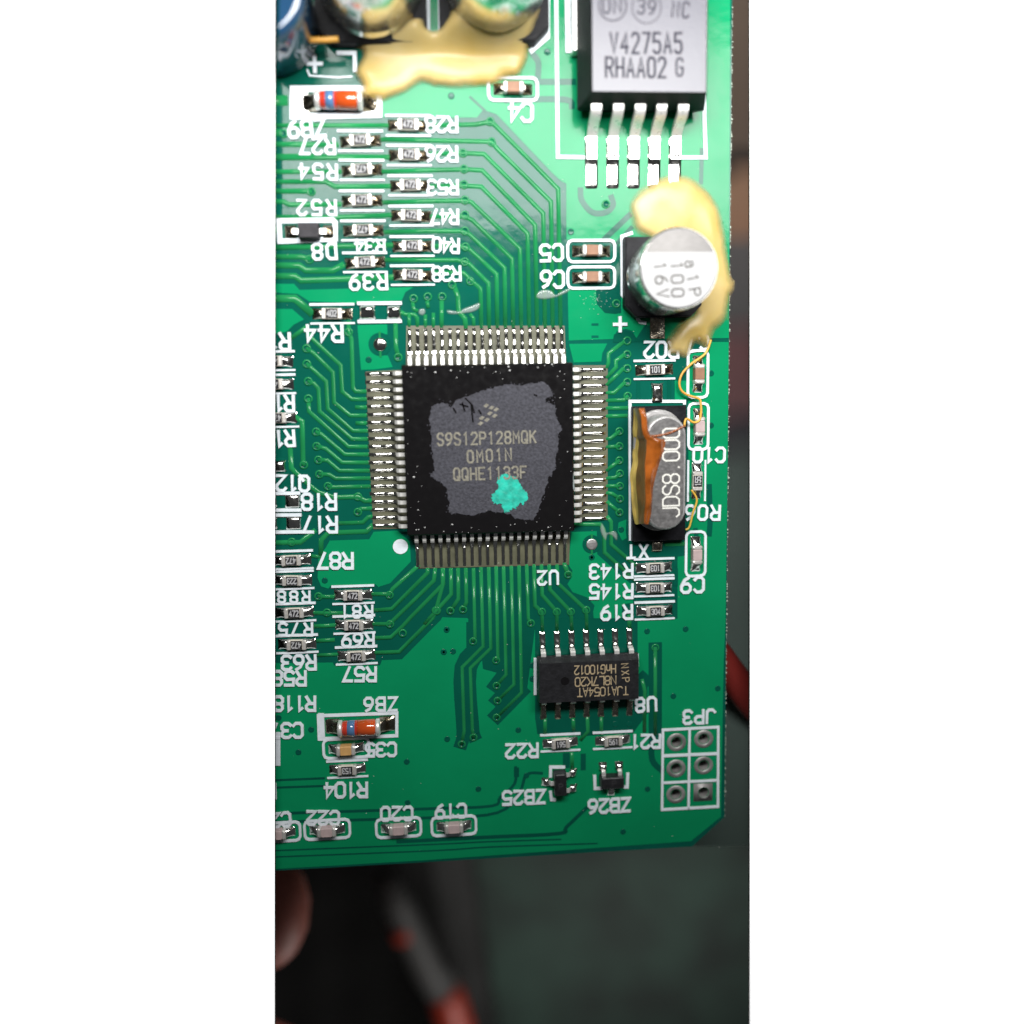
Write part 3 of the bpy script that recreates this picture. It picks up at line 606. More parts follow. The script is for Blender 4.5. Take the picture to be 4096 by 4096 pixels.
resistor('P', 800, 228, '153', False, 'resistor marked upside down 153 just above the lettering R104', mtl=m_solder)
resistor('N', 1500, 1595, '561', False, 'resistor marked upside down 561 right of the lettering R22', mtl=m_solder)
resistor('O', 430, 1570, '561', True, 'resistor marked 561 left of the lettering R21', mtl=m_solder)
resistor('L', 890, 1308, '103', False, 'upper resistor marked upside down 103 right of the lettering R143', mtl=m_solder)
resistor('L', 890, 1532, '103', False, 'lower resistor marked upside down 103 right of the lettering R145', mtl=m_solder)
resistor('L', 887, 1780, '304', True, 'resistor marked 304 right of the lettering R19', mtl=m_solder)
resistor('I', 895, 765, '101', True, 'resistor marked 101 just below the lettering R02')
resistor('L', 1362, 345, '155', True, 'upright standing resistor marked 155 between the letterings C10 and R06', rot=math.pi / 2, mtl=m_solder)
capacitor('B', 978, 950, m_cbrn, 'brown chip capacitor above the lettering C4 touching the cream glue', sol=m_flux, outline=(1.92, .84))
capacitor('F', 195, 1100, m_cbrn, 'brown chip capacitor in white oval right of the lettering C5', sol=m_flux)
capacitor('F', 195, 1395, m_cbrn, 'brown chip capacitor in white oval right of the lettering C6', sol=m_flux)
capacitor('I', 1382, 815, m_cbrn, 'upright brown chip capacitor below the lettering C7 crossed by a glue thread', rot=math.pi / 2)
capacitor('I', 1387, 1400, m_cpnk, 'upright pale chip capacitor just above the lettering C10', rot=math.pi / 2)
capacitor('L', 1357, 1163, m_cpnk, 'upright pinkish chip capacitor just above the lettering C9', rot=math.pi / 2)
capacitor('M', 778, 1672, m_ctan, 'tan chip capacitor left of the lettering C35 below the diode', sol=m_solder)
capacitor('P', 565, 920, m_cpnk, 'pinkish chip capacitor just below the lettering C22')
capacitor('P', 1360, 900, m_cpnk, 'pinkish chip capacitor just below the lettering C20')
capacitor('Q', 320, 880, m_cpnk, 'pinkish chip capacitor just below the lettering C19')
capacitor('P', 10, 950, m_cpnk, 'pinkish chip capacitor at lower left cut by the picture edge')
# empty footprints
def bump_pad(t_, x, y, hx, hy, h, mtl=None):
    c = W(t_, x, y); mb = MB()
    hfield(mb, -hx, hx, -hy, hy, lambda a, b: h * (1 - abs(2 * a - 1) ** 3.2) ** .5 * (1 - abs(2 * b - 1) ** 3.2) ** .5 * (1 + .2 * math.sin(4 * a + x) * math.sin(3 * b + y)), 11, 11)
    part('solder_pad', mb, mtl or m_solder, board, True, c)
for a in (('G', 1020, 140, .66, .56, .5), ('G', 1315, 140, .60, .54, .45), ('J', 193, 560, .60, .58, .3), ('J', 205, 805, .60, .54, .25), ('J', -50, 560, .5, .58, .3), ('J', -45, 805, .5, .54, .25)): bump_pad(*a)
for s in ('G 925 38 1385 35', 'G 930 240 1385 235', 'J -200 480 265 475', 'J -200 665 280 662', 'J -200 720 280 715', 'J -200 908 290 902'): silk([s], 34)
# transistor cut by the left edge
t = thing('transistor', 'transistor above the lettering Q12 with one soldered leg at the left edge', 'transistor', W('J', -120, 180))
mb = MB(); box(mb, -1.3, .45, -.7, .7, .2, 1.05, .08); part('body', mb, m_epoxy, t)
mb = MB(); hfield(mb, .6, 1.75, -.5, .5, lambda a, b: .42 * (1 - abs(2 * a - 1) ** 3) ** .5 * (1 - abs(2 * b - 1) ** 3) ** .5, 10, 10); part('solder_joint', mb, m_solder, t, True)

# diodes in glass
def melf(tile, x, y, label, hx, pads, zr=.72, swap=False):
    c = W(tile, x, y, zr); c.z = 0
    t = thing('glass_diode', label, 'diode', c, 0, 'glass diodes with a blue band')
    def cyl(name, xs, rs, mtl, seg=24):
        mb = MB(); vs, fs = [], []
        for xx, r in zip(xs, rs):
            for k in range(seg): a = 2 * math.pi * k / seg; vs.append((xx, r * math.cos(a), zr + r * math.sin(a)))
        for i in range(len(xs) - 1):
            for k in range(seg): j = (k + 1) % seg; fs.append((i * seg + k, i * seg + j, i * seg + seg + j, i * seg + seg + k)[::-1])
        fs += [tuple(range(seg)), tuple(range((len(xs) - 1) * seg, len(xs) * seg))[::-1]]
        mb.add(vs, fs); return part(name, mb, mtl, t, True)
    cyl('glass_body', [-hx, -hx + .12, -hx * .1, -hx * .08], [.58, .66, .67, .60], m_red)
    cyl('glass_body', [-hx * .08, -hx * .06, hx - .12, hx], [.60, .69, .69, .60], m_orange)
    cyl('cathode_band', [-hx * .70, -hx * .69, -hx * .24, -hx * .23], [.60, .685, .69, .60], m_blue)
    for s_ in (-1, 1):
        xs = [s_ * hx, s_ * (hx + .05), s_ * (hx + .32), s_ * (hx + .40)]; 
        cyl('end_cap', xs if s_ > 0 else xs[::-1], [.60, .72, .72, .5] if s_ > 0 else [.5, .72, .72, .60], m_tin)
        mb = MB(); a, b = pads[0 if s_ < 0 else 1]
        hfield(mb, s_ * (hx + .3), b if s_ > 0 else a, -.68, .68, lambda p, q: (.85 * (1 - p) ** 2 + .16 * math.sin(math.pi * p) ** .5) * (1 - abs(2 * q - 1) ** 5), 10, 10)
        if s_ < 0: mb.f = [f[::-1] for f in mb.f]
        part('solder_joint', mb, m_flux, t, True)
melf('M', 930, 1412, 'red glass diode with blue band in white box below the lettering ZB6', 1.38, ((-2.95, 0), (0, 3.1)))
melf('A', 705, 1105, 'red glass diode with blue band at upper left beside the cream glue', 1.42, ((-3.0, 0), (0, 3.0)))
mb = MB(); c = W('A', 315, 1140); box(mb, c.x - .38, c.x + .38, c.y - .9, c.y + .9, 0, .11, .03); part('solder_pad', mb, m_tin, board)
mb = MB(); c = W('A', 1080, 1185); box(mb, c.x - .42, c.x + .42, c.y - .5, c.y + .5, 0, .11, .03); part('solder_pad', mb, m_tin, board)

# small moulded diode D8 and the two three-legged parts
t = thing('moulded_diode', 'small dark two-legged diode in white box above the lettering D8', 'diode', W('D', 368, 885, .9).xy.to_3d())
mb = MB(); box(mb, -.82, .82, -.60, .60, .25, 1.0, .06, taper=.04); part('body', mb, m_gplas, t)
for s_ in (-1, 1):
    mb = MB(); strip(mb, [(s_ * .8, 0), (s_ * 1.3, 0)], .42, .3, .48, bev=.01); strip(mb, [(s_ * 1.3, 0), (s_ * 1.6, 0)], .42, .12, .3, bev=.01); part('leg', mb, m_tin, t)
    mb = MB(); hfield(mb, s_ * 1.05, s_ * 1.95, -.55, .55, lambda p, q: (.30 * (1 - p) + .2 * math.sin(math.pi * p)) * (1 - abs(2 * q - 1) ** 4), 9, 9)
    if s_ < 0: mb.f = [f[::-1] for f in mb.f]
    part('solder_joint', mb, m_flux, t, True)
def sot(tile, x, y, label, rz, mark, sc=1.0):
    c = W(tile, x, y, 1.0); c.z = 0
    t = thing('three_leg_diode', label, 'diode', c, rz, 'three legged diodes near the lower edge')
    mb = MB(); box(mb, -.56, .56, -1.05, 1.05, .1, 1.0, .08, taper=.06); part('body', mb, m_epoxy, t)
    for lx, ly in ((1, .72), (1, -.72), (-1, 0)):
        mb = MB(); strip(mb, [(lx * .5, ly), (lx * .82, ly)], .34, .42, .56, bev=.01)
        vs = [(lx * .8, ly - .17, .56), (lx * .8, ly + .17, .56), (lx * 1.05, ly + .17, .14), (lx * 1.05, ly - .17, .14), (lx * .74, ly - .17, .44), (lx * .74, ly + .17, .44), (lx * .98, ly + .17, .05), (lx * .98, ly - .17, .05)]
        mb.add(vs, [(0, 1, 2, 3), (7, 6, 5, 4), (0, 3, 7, 4), (2, 1, 5, 6), (3, 2, 6, 7)]); strip(mb, [(lx * 1.0, ly), (lx * 1.3, ly)], .34, .05, .16, bev=.01)
        part('leg', mb, m_tin, t)
        mb = MB(); hfield(mb, lx * .95, lx * 1.6, ly - .4, ly + .4, lambda p, q: (.32 * (1 - p) + .2 * math.sin(math.pi * p)) * (1 - abs(2 * q - 1) ** 4), 9, 9)
        if lx < 0: mb.f = [f[::-1] for f in mb.f]
        part('solder_joint', mb, m_solder, t, True)
    mb = letters(mark, .5, .5, .32, .06, 0, .01); part('marking', mb, m_gplas, t, False, (0, -.1, 1.0), -rz)
sot('Q', 1500, 395, 'three legged dark diode right of the lettering ZB25', 0.0, 'P')
sot('R', 420, 372, 'three legged dark diode marked P just above the lettering ZB26', math.pi / 2, 'P')

# ------------------------------------------------------------------ the big chip
cl = (W('G', 1012, 1445) + W('J', 1040, 230)) / 2; cr = W('I', 355, 1282); ct = W('H', 800, 290); cb = W('K', 617, 1290)
qc = Vector(((cl.x + cr.x) / 2, (ct.y + cb.y) / 2, 0)); ex, ey = (cr.x - cl.x) / 2, (ct.y - cb.y) / 2
chip = thing('processor_chip', 'big square black chip with scraped grey top and teal paint dot', 'chip', qc)
BH = 6.92; ZQ = 1.72
mb = MB(); box(mb, -BH, BH, -BH, BH, .82, ZQ, .10, taper=.10); box(mb, -BH + .14, BH - .14, -BH + .14, BH - .14,   .12, .83); part('body', mb, m_lacq, chip)
def lead_mesh(E):
    """gull-wing lead pointing to +x: from the body at BH to a toe near the pad end E"""
    mb = MB(); hw = .155
    prof = [(BH - .1, 1.06), (BH + .44, 1.04), (BH + .62, .93), (BH + .72, .45), (BH + .86, .20), (BH + 1.05, .16), (BH + 1.55, .15)]
    for k in range(len(prof) - 1):
        (x0, z0), (x1, z1) = prof[k], prof[k + 1]; dx, dz = x1 - x0, z1 - z0; l = math.hypot(dx, dz); nx_, nz_ = -dz / l * .13, dx / l * .13
        vs = [(x0, -hw, z0), (x0, hw, z0), (x1, hw, z1), (x1, -hw, z1), (x0 - nx_, -hw, z0 - nz_), (x0 - nx_, hw, z0 - nz_), (x1 - nx_, hw, z1 - nz_), (x1 - nx_, -hw, z1 - nz_)]
        mb.add(vs, [(3, 2, 1, 0), (4, 5, 6, 7), (0, 4, 7, 3)[::-1], (1, 2, 6, 5)[::-1]] + ([(2, 3, 7, 6)] if k == len(prof) - 2 else []), 0 if k < 3 else 1)
    return mb.mesh('lead', [m_tin, m_solder])
def pad_mesh(E, mtl, q=0):
    mb = MB(); hfield(mb, BH + .75, E, -.185, .185, lambda a, b: (.13 + .15 * math.exp(-((a - .30) / .16) ** 2) + (.10 + .03 * math.sin(q * 2.1)) * math.sin(math.pi * min(1, max(0, (a - .35) / .65))) + .025 * math.sin(9 * a + q * 1.7) * math.sin(2.2 * b + q)) * (1 - abs(2 * b - 1) ** 2.2) ** .5 * min(1, (1 - a) * 8), 16, 9)
    return mb.mesh('solder_joint', mtl, True)
rows = [('L', W('G', 1012, 820), W('J', 1080, 812), math.pi, ex), ('R', W('I', 355, 750), W('L', 358, 735), 0.0, ex), ('T', W('G', 1485, 290), W('H', 1497, 280), math.pi / 2, ey), ('B', W('J', 1592, 1290), W('K', 1535, 1250), -math.pi / 2, ey)]
for nm, a, b, rz, E in rows:
    lm = lead_mesh(E); pms = [pad_mesh(E, m_solder, k) for k in range(6)]
    mean = ((a + b) / 2 - qc); span = (b - a); ax = 1 if nm in 'LR' else 0
    for i in range(20):
        off = (mean[ax] * .5) + (i - 9.5) * .65
        if nm == 'R': q = (0, off, 0)
        elif nm == 'L': q = (0, off, 0)
        else: q = (off, 0, 0)
        put('lead', lm, chip, q, rz); put('solder_joint', pms[random.randrange(6)], chip, q, rz)
def rough_outline(P, amp, k=4, seed=1):
    rs = random.Random(seed); out = []; N = len(P)
    for i in range(N):
        a, b = Vector(P[i]), Vector(P[(i + 1) % N])
        for j in range(k):
            p = a.lerp(b, j / k); out.append((p.x + rs.uniform(-amp, amp), p.y + rs.uniform(-amp, amp)))
    return out
patch = pts('H 75 1180 130 1140 250 1140 290 1190 330 1110 420 1080 510 1050 600 1010 720 980 850 940 960 930 1060 945 1180 920 1310 895 1390 970 1415 1060 1330 1090 1340 1140 1430 1150 1440 1250 1470 1340 1510 1420 1470 1500 1465 1640 1440 1790 K 1440 200 1370 300 1330 440 1290 540 1240 680 1200 770 1100 770 1000 750 950 710 840 690 720 670 620 690 540 720 400 700 260 690 270 590 240 430 160 350 60 290 100 230 90 110 H 80 1650 70 1500 60 1400 50 1310', ZQ)
mb = MB(); sheet(mb, rough_outline([Vector((p.x - qc.x, p.y - qc.y)) for p in patch], .07, 5), ZQ - .02, ZQ + .015); part('scraped_patch', mb, m_scr, chip)
teal = pts('K 890 258 1000 300 1060 390 1072 420 1120 470 1130 540 1090 600 1040 590 1000 650 960 640 930 680 880 690 860 650 840 590 760 590 730 520 770 460 800 420 800 310 850 280', ZQ)
mb = MB(); sheet(mb, rough_outline([Vector((p.x - qc.x, p.y - qc.y)) for p in teal], .085, 6, 3), ZQ, ZQ + .05); part('paint_dot', mb, m_teal, chip)
scr = MB()
for a in ('H 440 1080 520 1160 545 1250', 'H 410 1130 440 1230', 'H 510 1160 530 1350', 'H 380 1150 480 1180', 'H 310 1190 345 1250', 'H 590 1210 620 1260', 'H 1200 1045 1240 1060'):
    strip(scr, [Vector((p.x - qc.x, p.y - qc.y)) for p in pts(a, ZQ)], .13, ZQ, ZQ + .022, bev=.02)
fl_ = MB(); rs = random.Random(21); N_ = len(patch)
for k in range(130):
    i = rs.randrange(N_); p = (patch[i].lerp(patch[(i + 1) % N_], rs.random())) - qc; x, y = p.x + rs.gauss(0, .16), p.y + rs.gauss(0, .16); r_ = rs.uniform(.02, .075)
    sheet(fl_, [(x + r_ * rs.uniform(.5, 1.2) * math.cos(a), y + r_ * rs.uniform(.5, 1.2) * math.sin(a)) for a in (0, 1.2, 2.5, 3.7, 5)], ZQ, ZQ + .0165 + k * .00002)
o = part('scraped_flecks', fl_, m_scr, chip); o['kind'] = 'stuff'
o = part('lacquer_scratch', scr, m_lacq, chip); o['kind'] = 'stuff'
for s, a, b in (('S9S12P128MQK', (170, 1540), (1190, 1510)), ('0M01N', (500, 1730), (920, 1705)), ('QQHE1133F', (350, 1925), (1085, 1902))):
    lettering(s, 'H', a, b, 128, z=ZQ + .015, mtl=m_mark, parent=chip, name='marking', wr=.47, sr=.155, th=.012, origin=qc)
mb = MB()
for x, y in ((675, 1165), (735, 1188), (785, 1208), (715, 1250), (768, 1278), (625, 1302), (682, 1322), (612, 1362)):
    P = [W('H', x + a, y + b, ZQ + .015) - qc for a, b in ((-32, 8), (2, -22), (34, -8), (0, 24))]
    sheet(mb, [(p.x, p.y) for p in P][::-1], ZQ + .012, ZQ + .028)
part('logo', mb, m_mark, chip)
# crumbs of dirt lying on the lacquer
mb = MB(); rs = random.Random(5)
for k in range(70):
    side = rs.choice('TTTLBBR'); f = rs.uniform(-6.6, 6.6); e = 6.75 - abs(rs.gauss(0, .8))
    x, y = {'T': (f, e), 'B': (f, -e), 'L': (-e, f), 'R': (e, f)}[side]
    s_ = rs.uniform(.02, .07) * (1.8 if rs.random() < .12 else 1); z = ZQ
    mb.add([(x - s_, y, z), (x, y - s_ * .7, z), (x + s_, y, z), (x, y + s_ * .8, z), (x + .2 * s_, y, z + s_)], [(0, 1, 4), (1, 2, 4), (2, 3, 4), (3, 0, 4)])
o = part('dust_specks', mb, m_dust, chip); o['kind'] = 'stuff'
# whitish bead of lacquer along the right side
P = [W('H', x, y, 1.6) - qc for x, y in ((1590, 1440), (1578, 1560), (1590, 1680), (1608, 1800), (1625, 1920))] + [W('K', x, y, 1.6) - qc for x, y in ((1628, 330), (1640, 440))]
mb = MB(); tube(mb, smooth_path(P, 4), .12, 8); part('lacquer_bead', mb, mat('cloudy_lacquer', (.22, .26, .26), .3), chip, True)

# ------------------------------------------------------------------ fourteen-legged chip U8
ZU = 1.55
l0, l1 = W('N', 1295, 480), W('O', 600, 440)
sx = (l0.x + l1.x) / 2; ytop = W('N', 1785, 320).y; ybot = W('N', 1635, 1310).y
sc_ = Vector((sx, (ytop + ybot) / 2, 0)); pit = (l1.x - l0.x) / 6; EU = (ytop - ybot) / 2
soic = thing('transceiver_chip', 'oblong black fourteen legged chip with gold upside down text above U8', 'chip', sc_)
bx = pit * 3 + .56; by = 1.98
mb = MB()
rr = [(-bx, -by, .85), (bx, -by, .85), (bx, by, .85), (-bx, by, .85), (-bx + .10, -by + .12, ZU), (bx - .10, -by + .12, ZU), (bx - .10, by - .42, ZU), (-bx + .10, by - .42, ZU), (-bx + .1, -by + .15, .15), (bx - .1, -by + .15, .15), (bx - .1, by - .15, .15), (-bx + .1, by - .15, .15)]
mb.add(rr, [(0, 1, 5, 4), (1, 2, 6, 5), (2, 3, 7, 6), (3, 0, 4, 7), (4, 5, 6, 7), (1, 0, 8, 9), (2, 1, 9, 10), (3, 2, 10, 11), (0, 3, 11, 8)]); part('body', mb, m_epoxy, soic)
def soic_leg():
    mb = MB(); hw = .21
    prof = [(by - .08, .92), (by + .22, .90), (by + .34, .78), (by + .46, .28), (by + .60, .17), (by + 1.05, .16)]
    for k in range(len(prof) - 1):
        (x0, z0), (x1, z1) = prof[k], prof[k + 1]; l = math.hypot(x1 - x0, z1 - z0); a_, b_ = -(z1 - z0) / l * .18, (x1 - x0) / l * .18
        vs = [(x0, -hw, z0), (x0, hw, z0), (x1, hw, z1), (x1, -hw, z1), (x0 - a_, -hw, z0 - b_), (x0 - a_, hw, z0 - b_), (x1 - a_, hw, z1 - b_), (x1 - a_, -hw, z1 - b_)]
        mb.add(vs, [(3, 2, 1, 0), (4, 5, 6, 7), (3, 7, 4, 0), (5, 6, 2, 1)] + ([(2, 3, 7, 6)] if k == len(prof) - 2 else []), 0 if k < 3 else 1)
    return mb.mesh('leg', [m_tin, m_solder])
lm = soic_leg(); mb = MB(); hfield(mb, by + .45, EU, -.30, .30, lambda a, b: (.12 + .16 * math.exp(-((a - .25) / .2) ** 2) + .1 * math.sin(math.pi * a)) * (1 - abs(2 * b - 1) ** 3) ** .5 * min(1, (1 - a) * 8), 14, 9); sm = mb.mesh('solder_joint', m_solder, True)
mb2 = MB(); mb2.v, mb2.f, mb2.m = mb.v, mb.f, mb.m; smf = mb2.mesh('solder_joint', m_flux, True)
for i in range(7):
    for s_ in (1, -1):
        put('leg', lm, soic, ((i - 3) * pit, 0, 0), s_ * math.pi / 2); put('solder_joint', sm if s_ > 0 else smf, soic, ((i - 3) * pit, 0, 0), s_ * math.pi / 2)
for s, a, b, hz in (('HnG10012', (425, 760), (1675, 775, 'N'), 95), ('N8L7K20', (425, 885), (1685, 905, 'N'), 95), ('TJA1054AT', (560, 1000), (52, 1020), 92), ('NXP', (550, 725), (560, 880), 75)):
    lettering(s, 'O', a, b, hz, z=ZU, mtl=m_mark2, parent=soic, name='marking', wr=.58, sr=.12, th=.012, origin=sc_)
mb = MB(); c = W('N', 1545, 895, ZU) - sc_; lathe(mb, [(.36, ZU + .0), (.36, ZU + .012)], 20, c=(c.x, c.y)); part('pin_mark', mb, m_lacq, soic)

# ------------------------------------------------------------------ regulator
ZV = 4.3
a, b = W('C', 65, 1120, 1.6), W('C', 1392, 1130, 1.6)
vx = (a.x + b.x) / 2; hw = 5.0; ylow = W('C', 700, 1015, ZV).y - .40
reg = thing('voltage_regulator', 'large five legged black regulator with pale shiny top at upper right', 'regulator', (vx, ylow, 0))
mb = MB()
P0 = [(-hw, 0), (hw, 0), (hw, 9.2), (-hw, 9.2)]
def ringz(ins, z, low=0.0): return [(-hw + ins, low + ins * .6, z), (hw - ins, low + ins * .6, z), (hw - ins, 9.2, z), (-hw + ins, 9.2, z)]
rr = ringz(.5, .15) + ringz(.0, 1.5) + ringz(.62, ZV - .12) + ringz(.72, ZV)
mb.add(rr, [(k * 4 + i, k * 4 + (i + 1) % 4, k * 4 + 4 + (i + 1) % 4, k * 4 + 4 + i) for k in range(3) for i in range(4)] + [(12, 13, 14, 15)]); mb.m[-1] = 1; part('body', mb, [m_reg, m_regtop], reg)
mb = MB(); box(mb, -hw - .25, hw + .25, 4.4, 11, .1, 1.35, .05); part('metal_tab', mb, m_tin, reg)
for i, (xt, xf) in enumerate(((245, 175), (490, 410), (730, 642), (970, 868), (1210, 1098))):
    def q(x, y, z): return W('C', x, y, z) - Vector((vx, ylow, 0))
    prof = [q(xt, 1075, 2.55), q(xt, 1150, 2.5), q(xt - 2, 1240, 2.35), q(xt - 14, 1310, 1.9), q((xt + xf) / 2 - 5, 1420, .95), q(xf + 6, 1500, .42), q(xf, 1530, .34), q(xf, 1755, .30)]
    prof = [Vector(p) for p in smooth_path(prof, 3)]; NP = len(prof)
    h = .40; vs, fs = [], []
    xm = sum(p.x for p in prof) / len(prof)
    for k, p in enumerate(prof):
        th = .42 if k < 13 else .3
        d = (prof[min(k + 1, NP - 1)] - prof[max(k - 1, 0)]); d.x = 0; d.normalize(); nn = Vector((0, -d.z, d.y)) * (-th if d.y < 0 else th)
        if nn.z > 0: nn = -nn
        vs += [(xm - h, p.y, p.z), (xm + h, p.y, p.z), (xm + h, p.y + nn.y, p.z + nn.z), (xm - h, p.y + nn.y, p.z + nn.z)]
    for k in range(NP - 1):
        for j in range(4): l = (j + 1) % 4; fs.append((k * 4 + j, k * 4 + l, k * 4 + 4 + l, k * 4 + 4 + j)[::-1])
    fs.append(tuple(range(NP * 4 - 4, NP * 4))[::-1])
    mb = MB(); mb.add(vs, fs); part('leg', mb, m_tin, reg)
    y0, y1 = W('C', xf, 1480).y - ylow, W('F', xf, 440).y - ylow
    mb = MB(); hfield(mb, xm - .55, xm + .55, y1, y0, lambda p, s_: (.10 + .26 * math.exp(-((s_ - .62) / .10) ** 2)) * (1 - abs(2 * p - 1) ** 5) * min(1, s_ * 14) * min(1, (1 - s_) * 8), 9, 24); part('solder_joint', mb, m_solder, reg, True)
o3 = Vector((vx, ylow, 0))
for s, a, b, hz, wr in (('V4275A5', (430, 475), (1140, 475), 180, .36), ('RHAA02', (380, 742), (960, 745), 178, .38), ('G', (1155, 740), (1155, 740), 178, .38), ('ON', (345, 60), (470, 60), 130, .5), ('39', (730, 70), (850, 80), 125, .5), ('NC', (1110, 100), (1225, 110), 135, .42)):
    if len(s) == 1:
        A = W('C', *a, ZV) - o3; mb = letters(s, 1, 1.22, .48, .13, 0, .012); part('marking', mb, m_regtx, reg, False, A); continue
    lettering(s, 'C', a, b, hz, z=ZV, mtl=m_regtx, parent=reg, name='marking', wr=wr, sr=.11, th=.012, origin=o3)
for x, y, r in ((415, 65, 1.02), (790, 85, 1.08)):
    c = W('C', x, y, ZV) - o3; mb = MB(); strip(mb, circle(c.x, c.y, r, 36), .09 if x < 500 else .06, ZV, ZV + .012, closed=True); part('marking', mb, m_regtx, reg)

# ------------------------------------------------------------------ electrolytic capacitors
def lettered_can():
    H = 5.7; top = W('F', 1148, 1305, H); rad = (W('F', 1572, 1305, H) - W('F', 725, 1305, H)).length / 2 * 1.045
    c = Vector((top.x, top.y, 0)); t = thing('electrolytic_capacitor', 'silver aluminium capacitor marked 100 16V half ringed by cream glue', 'capacitor', c)
    mb = MB(); s_ = c.x - W('F', 556, 1300, 1.25).x
    P = [(-s_, -s_ + .9), (-s_ + .9, -s_), (s_ - .9, -s_), (s_, -s_ + .9), (s_, s_), (-s_, s_)]
    sheet(mb, P, .15, 1.1); sheet(mb, [(p[0] * .97, p[1] * .97) for p in P], 1.1, 1.25); part('base', mb, m_plas, t)
    mb = MB(); lathe(mb, [(rad * .99, .9), (rad * .99, 1.35), (rad * .955, 1.5), (rad * .955, 1.75), (rad, 1.95), (rad, H - .35), (rad * .985, H - .12), (rad * .94, H)], 64, ms=[0] * 7 + [1])
    part('can', mb, [m_can, m_brush], t, True)
    # lower segment of the lid: lamp reflection painted in as a paler colour
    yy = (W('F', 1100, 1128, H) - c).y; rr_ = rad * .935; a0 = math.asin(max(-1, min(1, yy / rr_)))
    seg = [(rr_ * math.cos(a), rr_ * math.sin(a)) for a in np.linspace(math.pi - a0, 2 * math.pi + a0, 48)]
    mb = MB(); sheet(mb, seg, H, H + .012); part('lid_reflection', mb, m_lidglare, t)
    for s, a, b, hz in (('a1P', (1278, 1255), (1325, 1570), 115), ('100', (1125, 1275), (1135, 1575), 125), ('16V', (940, 1280), (970, 1585), 125)):
        lettering(s, 'F', a, b, hz, z=H + .012, mtl=m_ctx, parent=t, name='marking', wr=.62, sr=.11, th=.012, origin=c)
    mb = MB(); d = W('I', 905, 350) - c; box(mb, d.x - .62, d.x + .62, d.y - .55, d.y + 1.6, .02, .2, .04); part('leg', mb, m_flux, t)
lettered_can()
def big_can(px, py, label, rad=4.0, H=9.5):
    c = wp(px, py); t = thing('large_electrolytic_capacitor', label, 'capacitor', c, 0, 'large silver capacitors at the top edge')
    s_ = rad + .2; mb = MB(); P = [(-s_, -s_ + 1.1), (-s_ + 1.1, -s_), (s_ - 1.1, -s_), (s_, -s_ + 1.1), (s_, s_), (-s_, s_)]
    sheet(mb, P, .1, 1.0); sheet(mb, [(p[0] * .98, p[1] * .98) for p in P], 1.0, 1.2); part('base', mb, m_plas, t)
    mb = MB(); lathe(mb, [(rad * .99, .9), (rad * .99, 1.5), (rad * .95, 1.75), (rad * .95, 2.1), (rad, 2.4), (rad, H - .3), (rad * .93, H)], 64); part('can', mb, m_can, t, True)
big_can(1484, -38, 'left one of two big silver capacitors at the top edge above glue')
big_can(1972, -42, 'right one of two big silver capacitors at the top edge above glue')
c = wp(1092, 120); bc = thing('blue_capacitor', 'tall glossy dark blue capacitor at the upper left corner', 'capacitor', c)
rb, Hb = 3.55, 7.0; mb = MB(); lathe(mb, [(rb * .93, .1), (rb, .5), (rb, Hb - .7), (rb * .95, Hb - .2), (rb * .86, Hb), (rb * .8, Hb - .1)], 56)
# only the part of it that stands in the opening
vs = [Vector(v) for v in mb.v]
me = mb.mesh('sleeve', m_bluecan, True)
import bmesh
bm = bmesh.new(); bm.from_mesh(me)
cut0 = wp(1116, 0, 1.2); cut1 = wp(1108, 400, 1.2); cz = CAM * 10
pn = (cut1 - cut0).cross(cz - cut0).normalized()
if pn.x < 0: pn = -pn
bmesh.ops.bisect_plane(bm, geom=bm.verts[:] + bm.edges[:] + bm.faces[:], plane_co=(cut0 - c) * .1, plane_no=pn, clear_inner=True)
bm.to_mesh(me); bm.free()
put('sleeve', me, bc)

# ------------------------------------------------------------------ crystal
ZX = 3.5
x0, x1 = W('I', 640, 1500, .9), W('I', 1215, 1200, .9)
y0_, y1_ = W('I', 900, 1170, .6).y, W('L', 900, 1000, .6).y
xc = Vector((W('I', 1006, 1900, ZX).x, (W('I', 1000, 1275, ZX).y + W('L', 1030, 880, ZX).y) / 2, 0))
xt = thing('quartz_crystal', 'oval metal crystal can with vertical pale print standing on a black base', 'crystal', xc)
mb = MB(); box(mb, W('I', 632, 1500, .6).x - xc.x, W('I', 1222, 1500, .6).x - xc.x, y1_ - xc.y, y0_ - xc.y, .05, .75, .05); part('base', mb, m_plas, xt)
HL = (W('I', 1000, 1275, ZX).y - W('L', 1030, 890, ZX).y) / 2; HW = 1.66
def stadium(hl, hw, k=12):
    P = []
    for i in range(k + 1): a = math.pi * i / k; P.append((hw * math.cos(a), hl - hw + hw * math.sin(a)))
    for i in range(k + 1): a = math.pi + math.pi * i / k; P.append((hw * math.cos(a), -hl + hw + hw * math.sin(a)))
    return P
mb = MB(); prof = [(.42, .75), (.42, 1.0), (.36, 1.08), (.06, 1.12), (.0, 1.3), (.0, ZX - .35), (.06, ZX - .12), (.22, ZX)]
N_ = 26; vs, fs = [], []
for ins, z in prof:
    g = ins if z < 1.2 else -ins
    vs += [(p[0], p[1], z) for p in stadium(HL + g, HW + g)]
for k in range(len(prof) - 1):
    for i in range(N_): j = (i + 1) % N_; fs.append((k * N_ + i, k * N_ + j, k * N_ + N_ + j, k * N_ + N_ + i))
fs.append(tuple(range((len(prof) - 1) * N_, len(prof) * N_))); mb.add(vs, fs); o = part('can', mb, [m_xtal, m_xlid], xt, True); o.data.polygons[-1].use_smooth = False; o.data.polygons[-1].material_index = 1
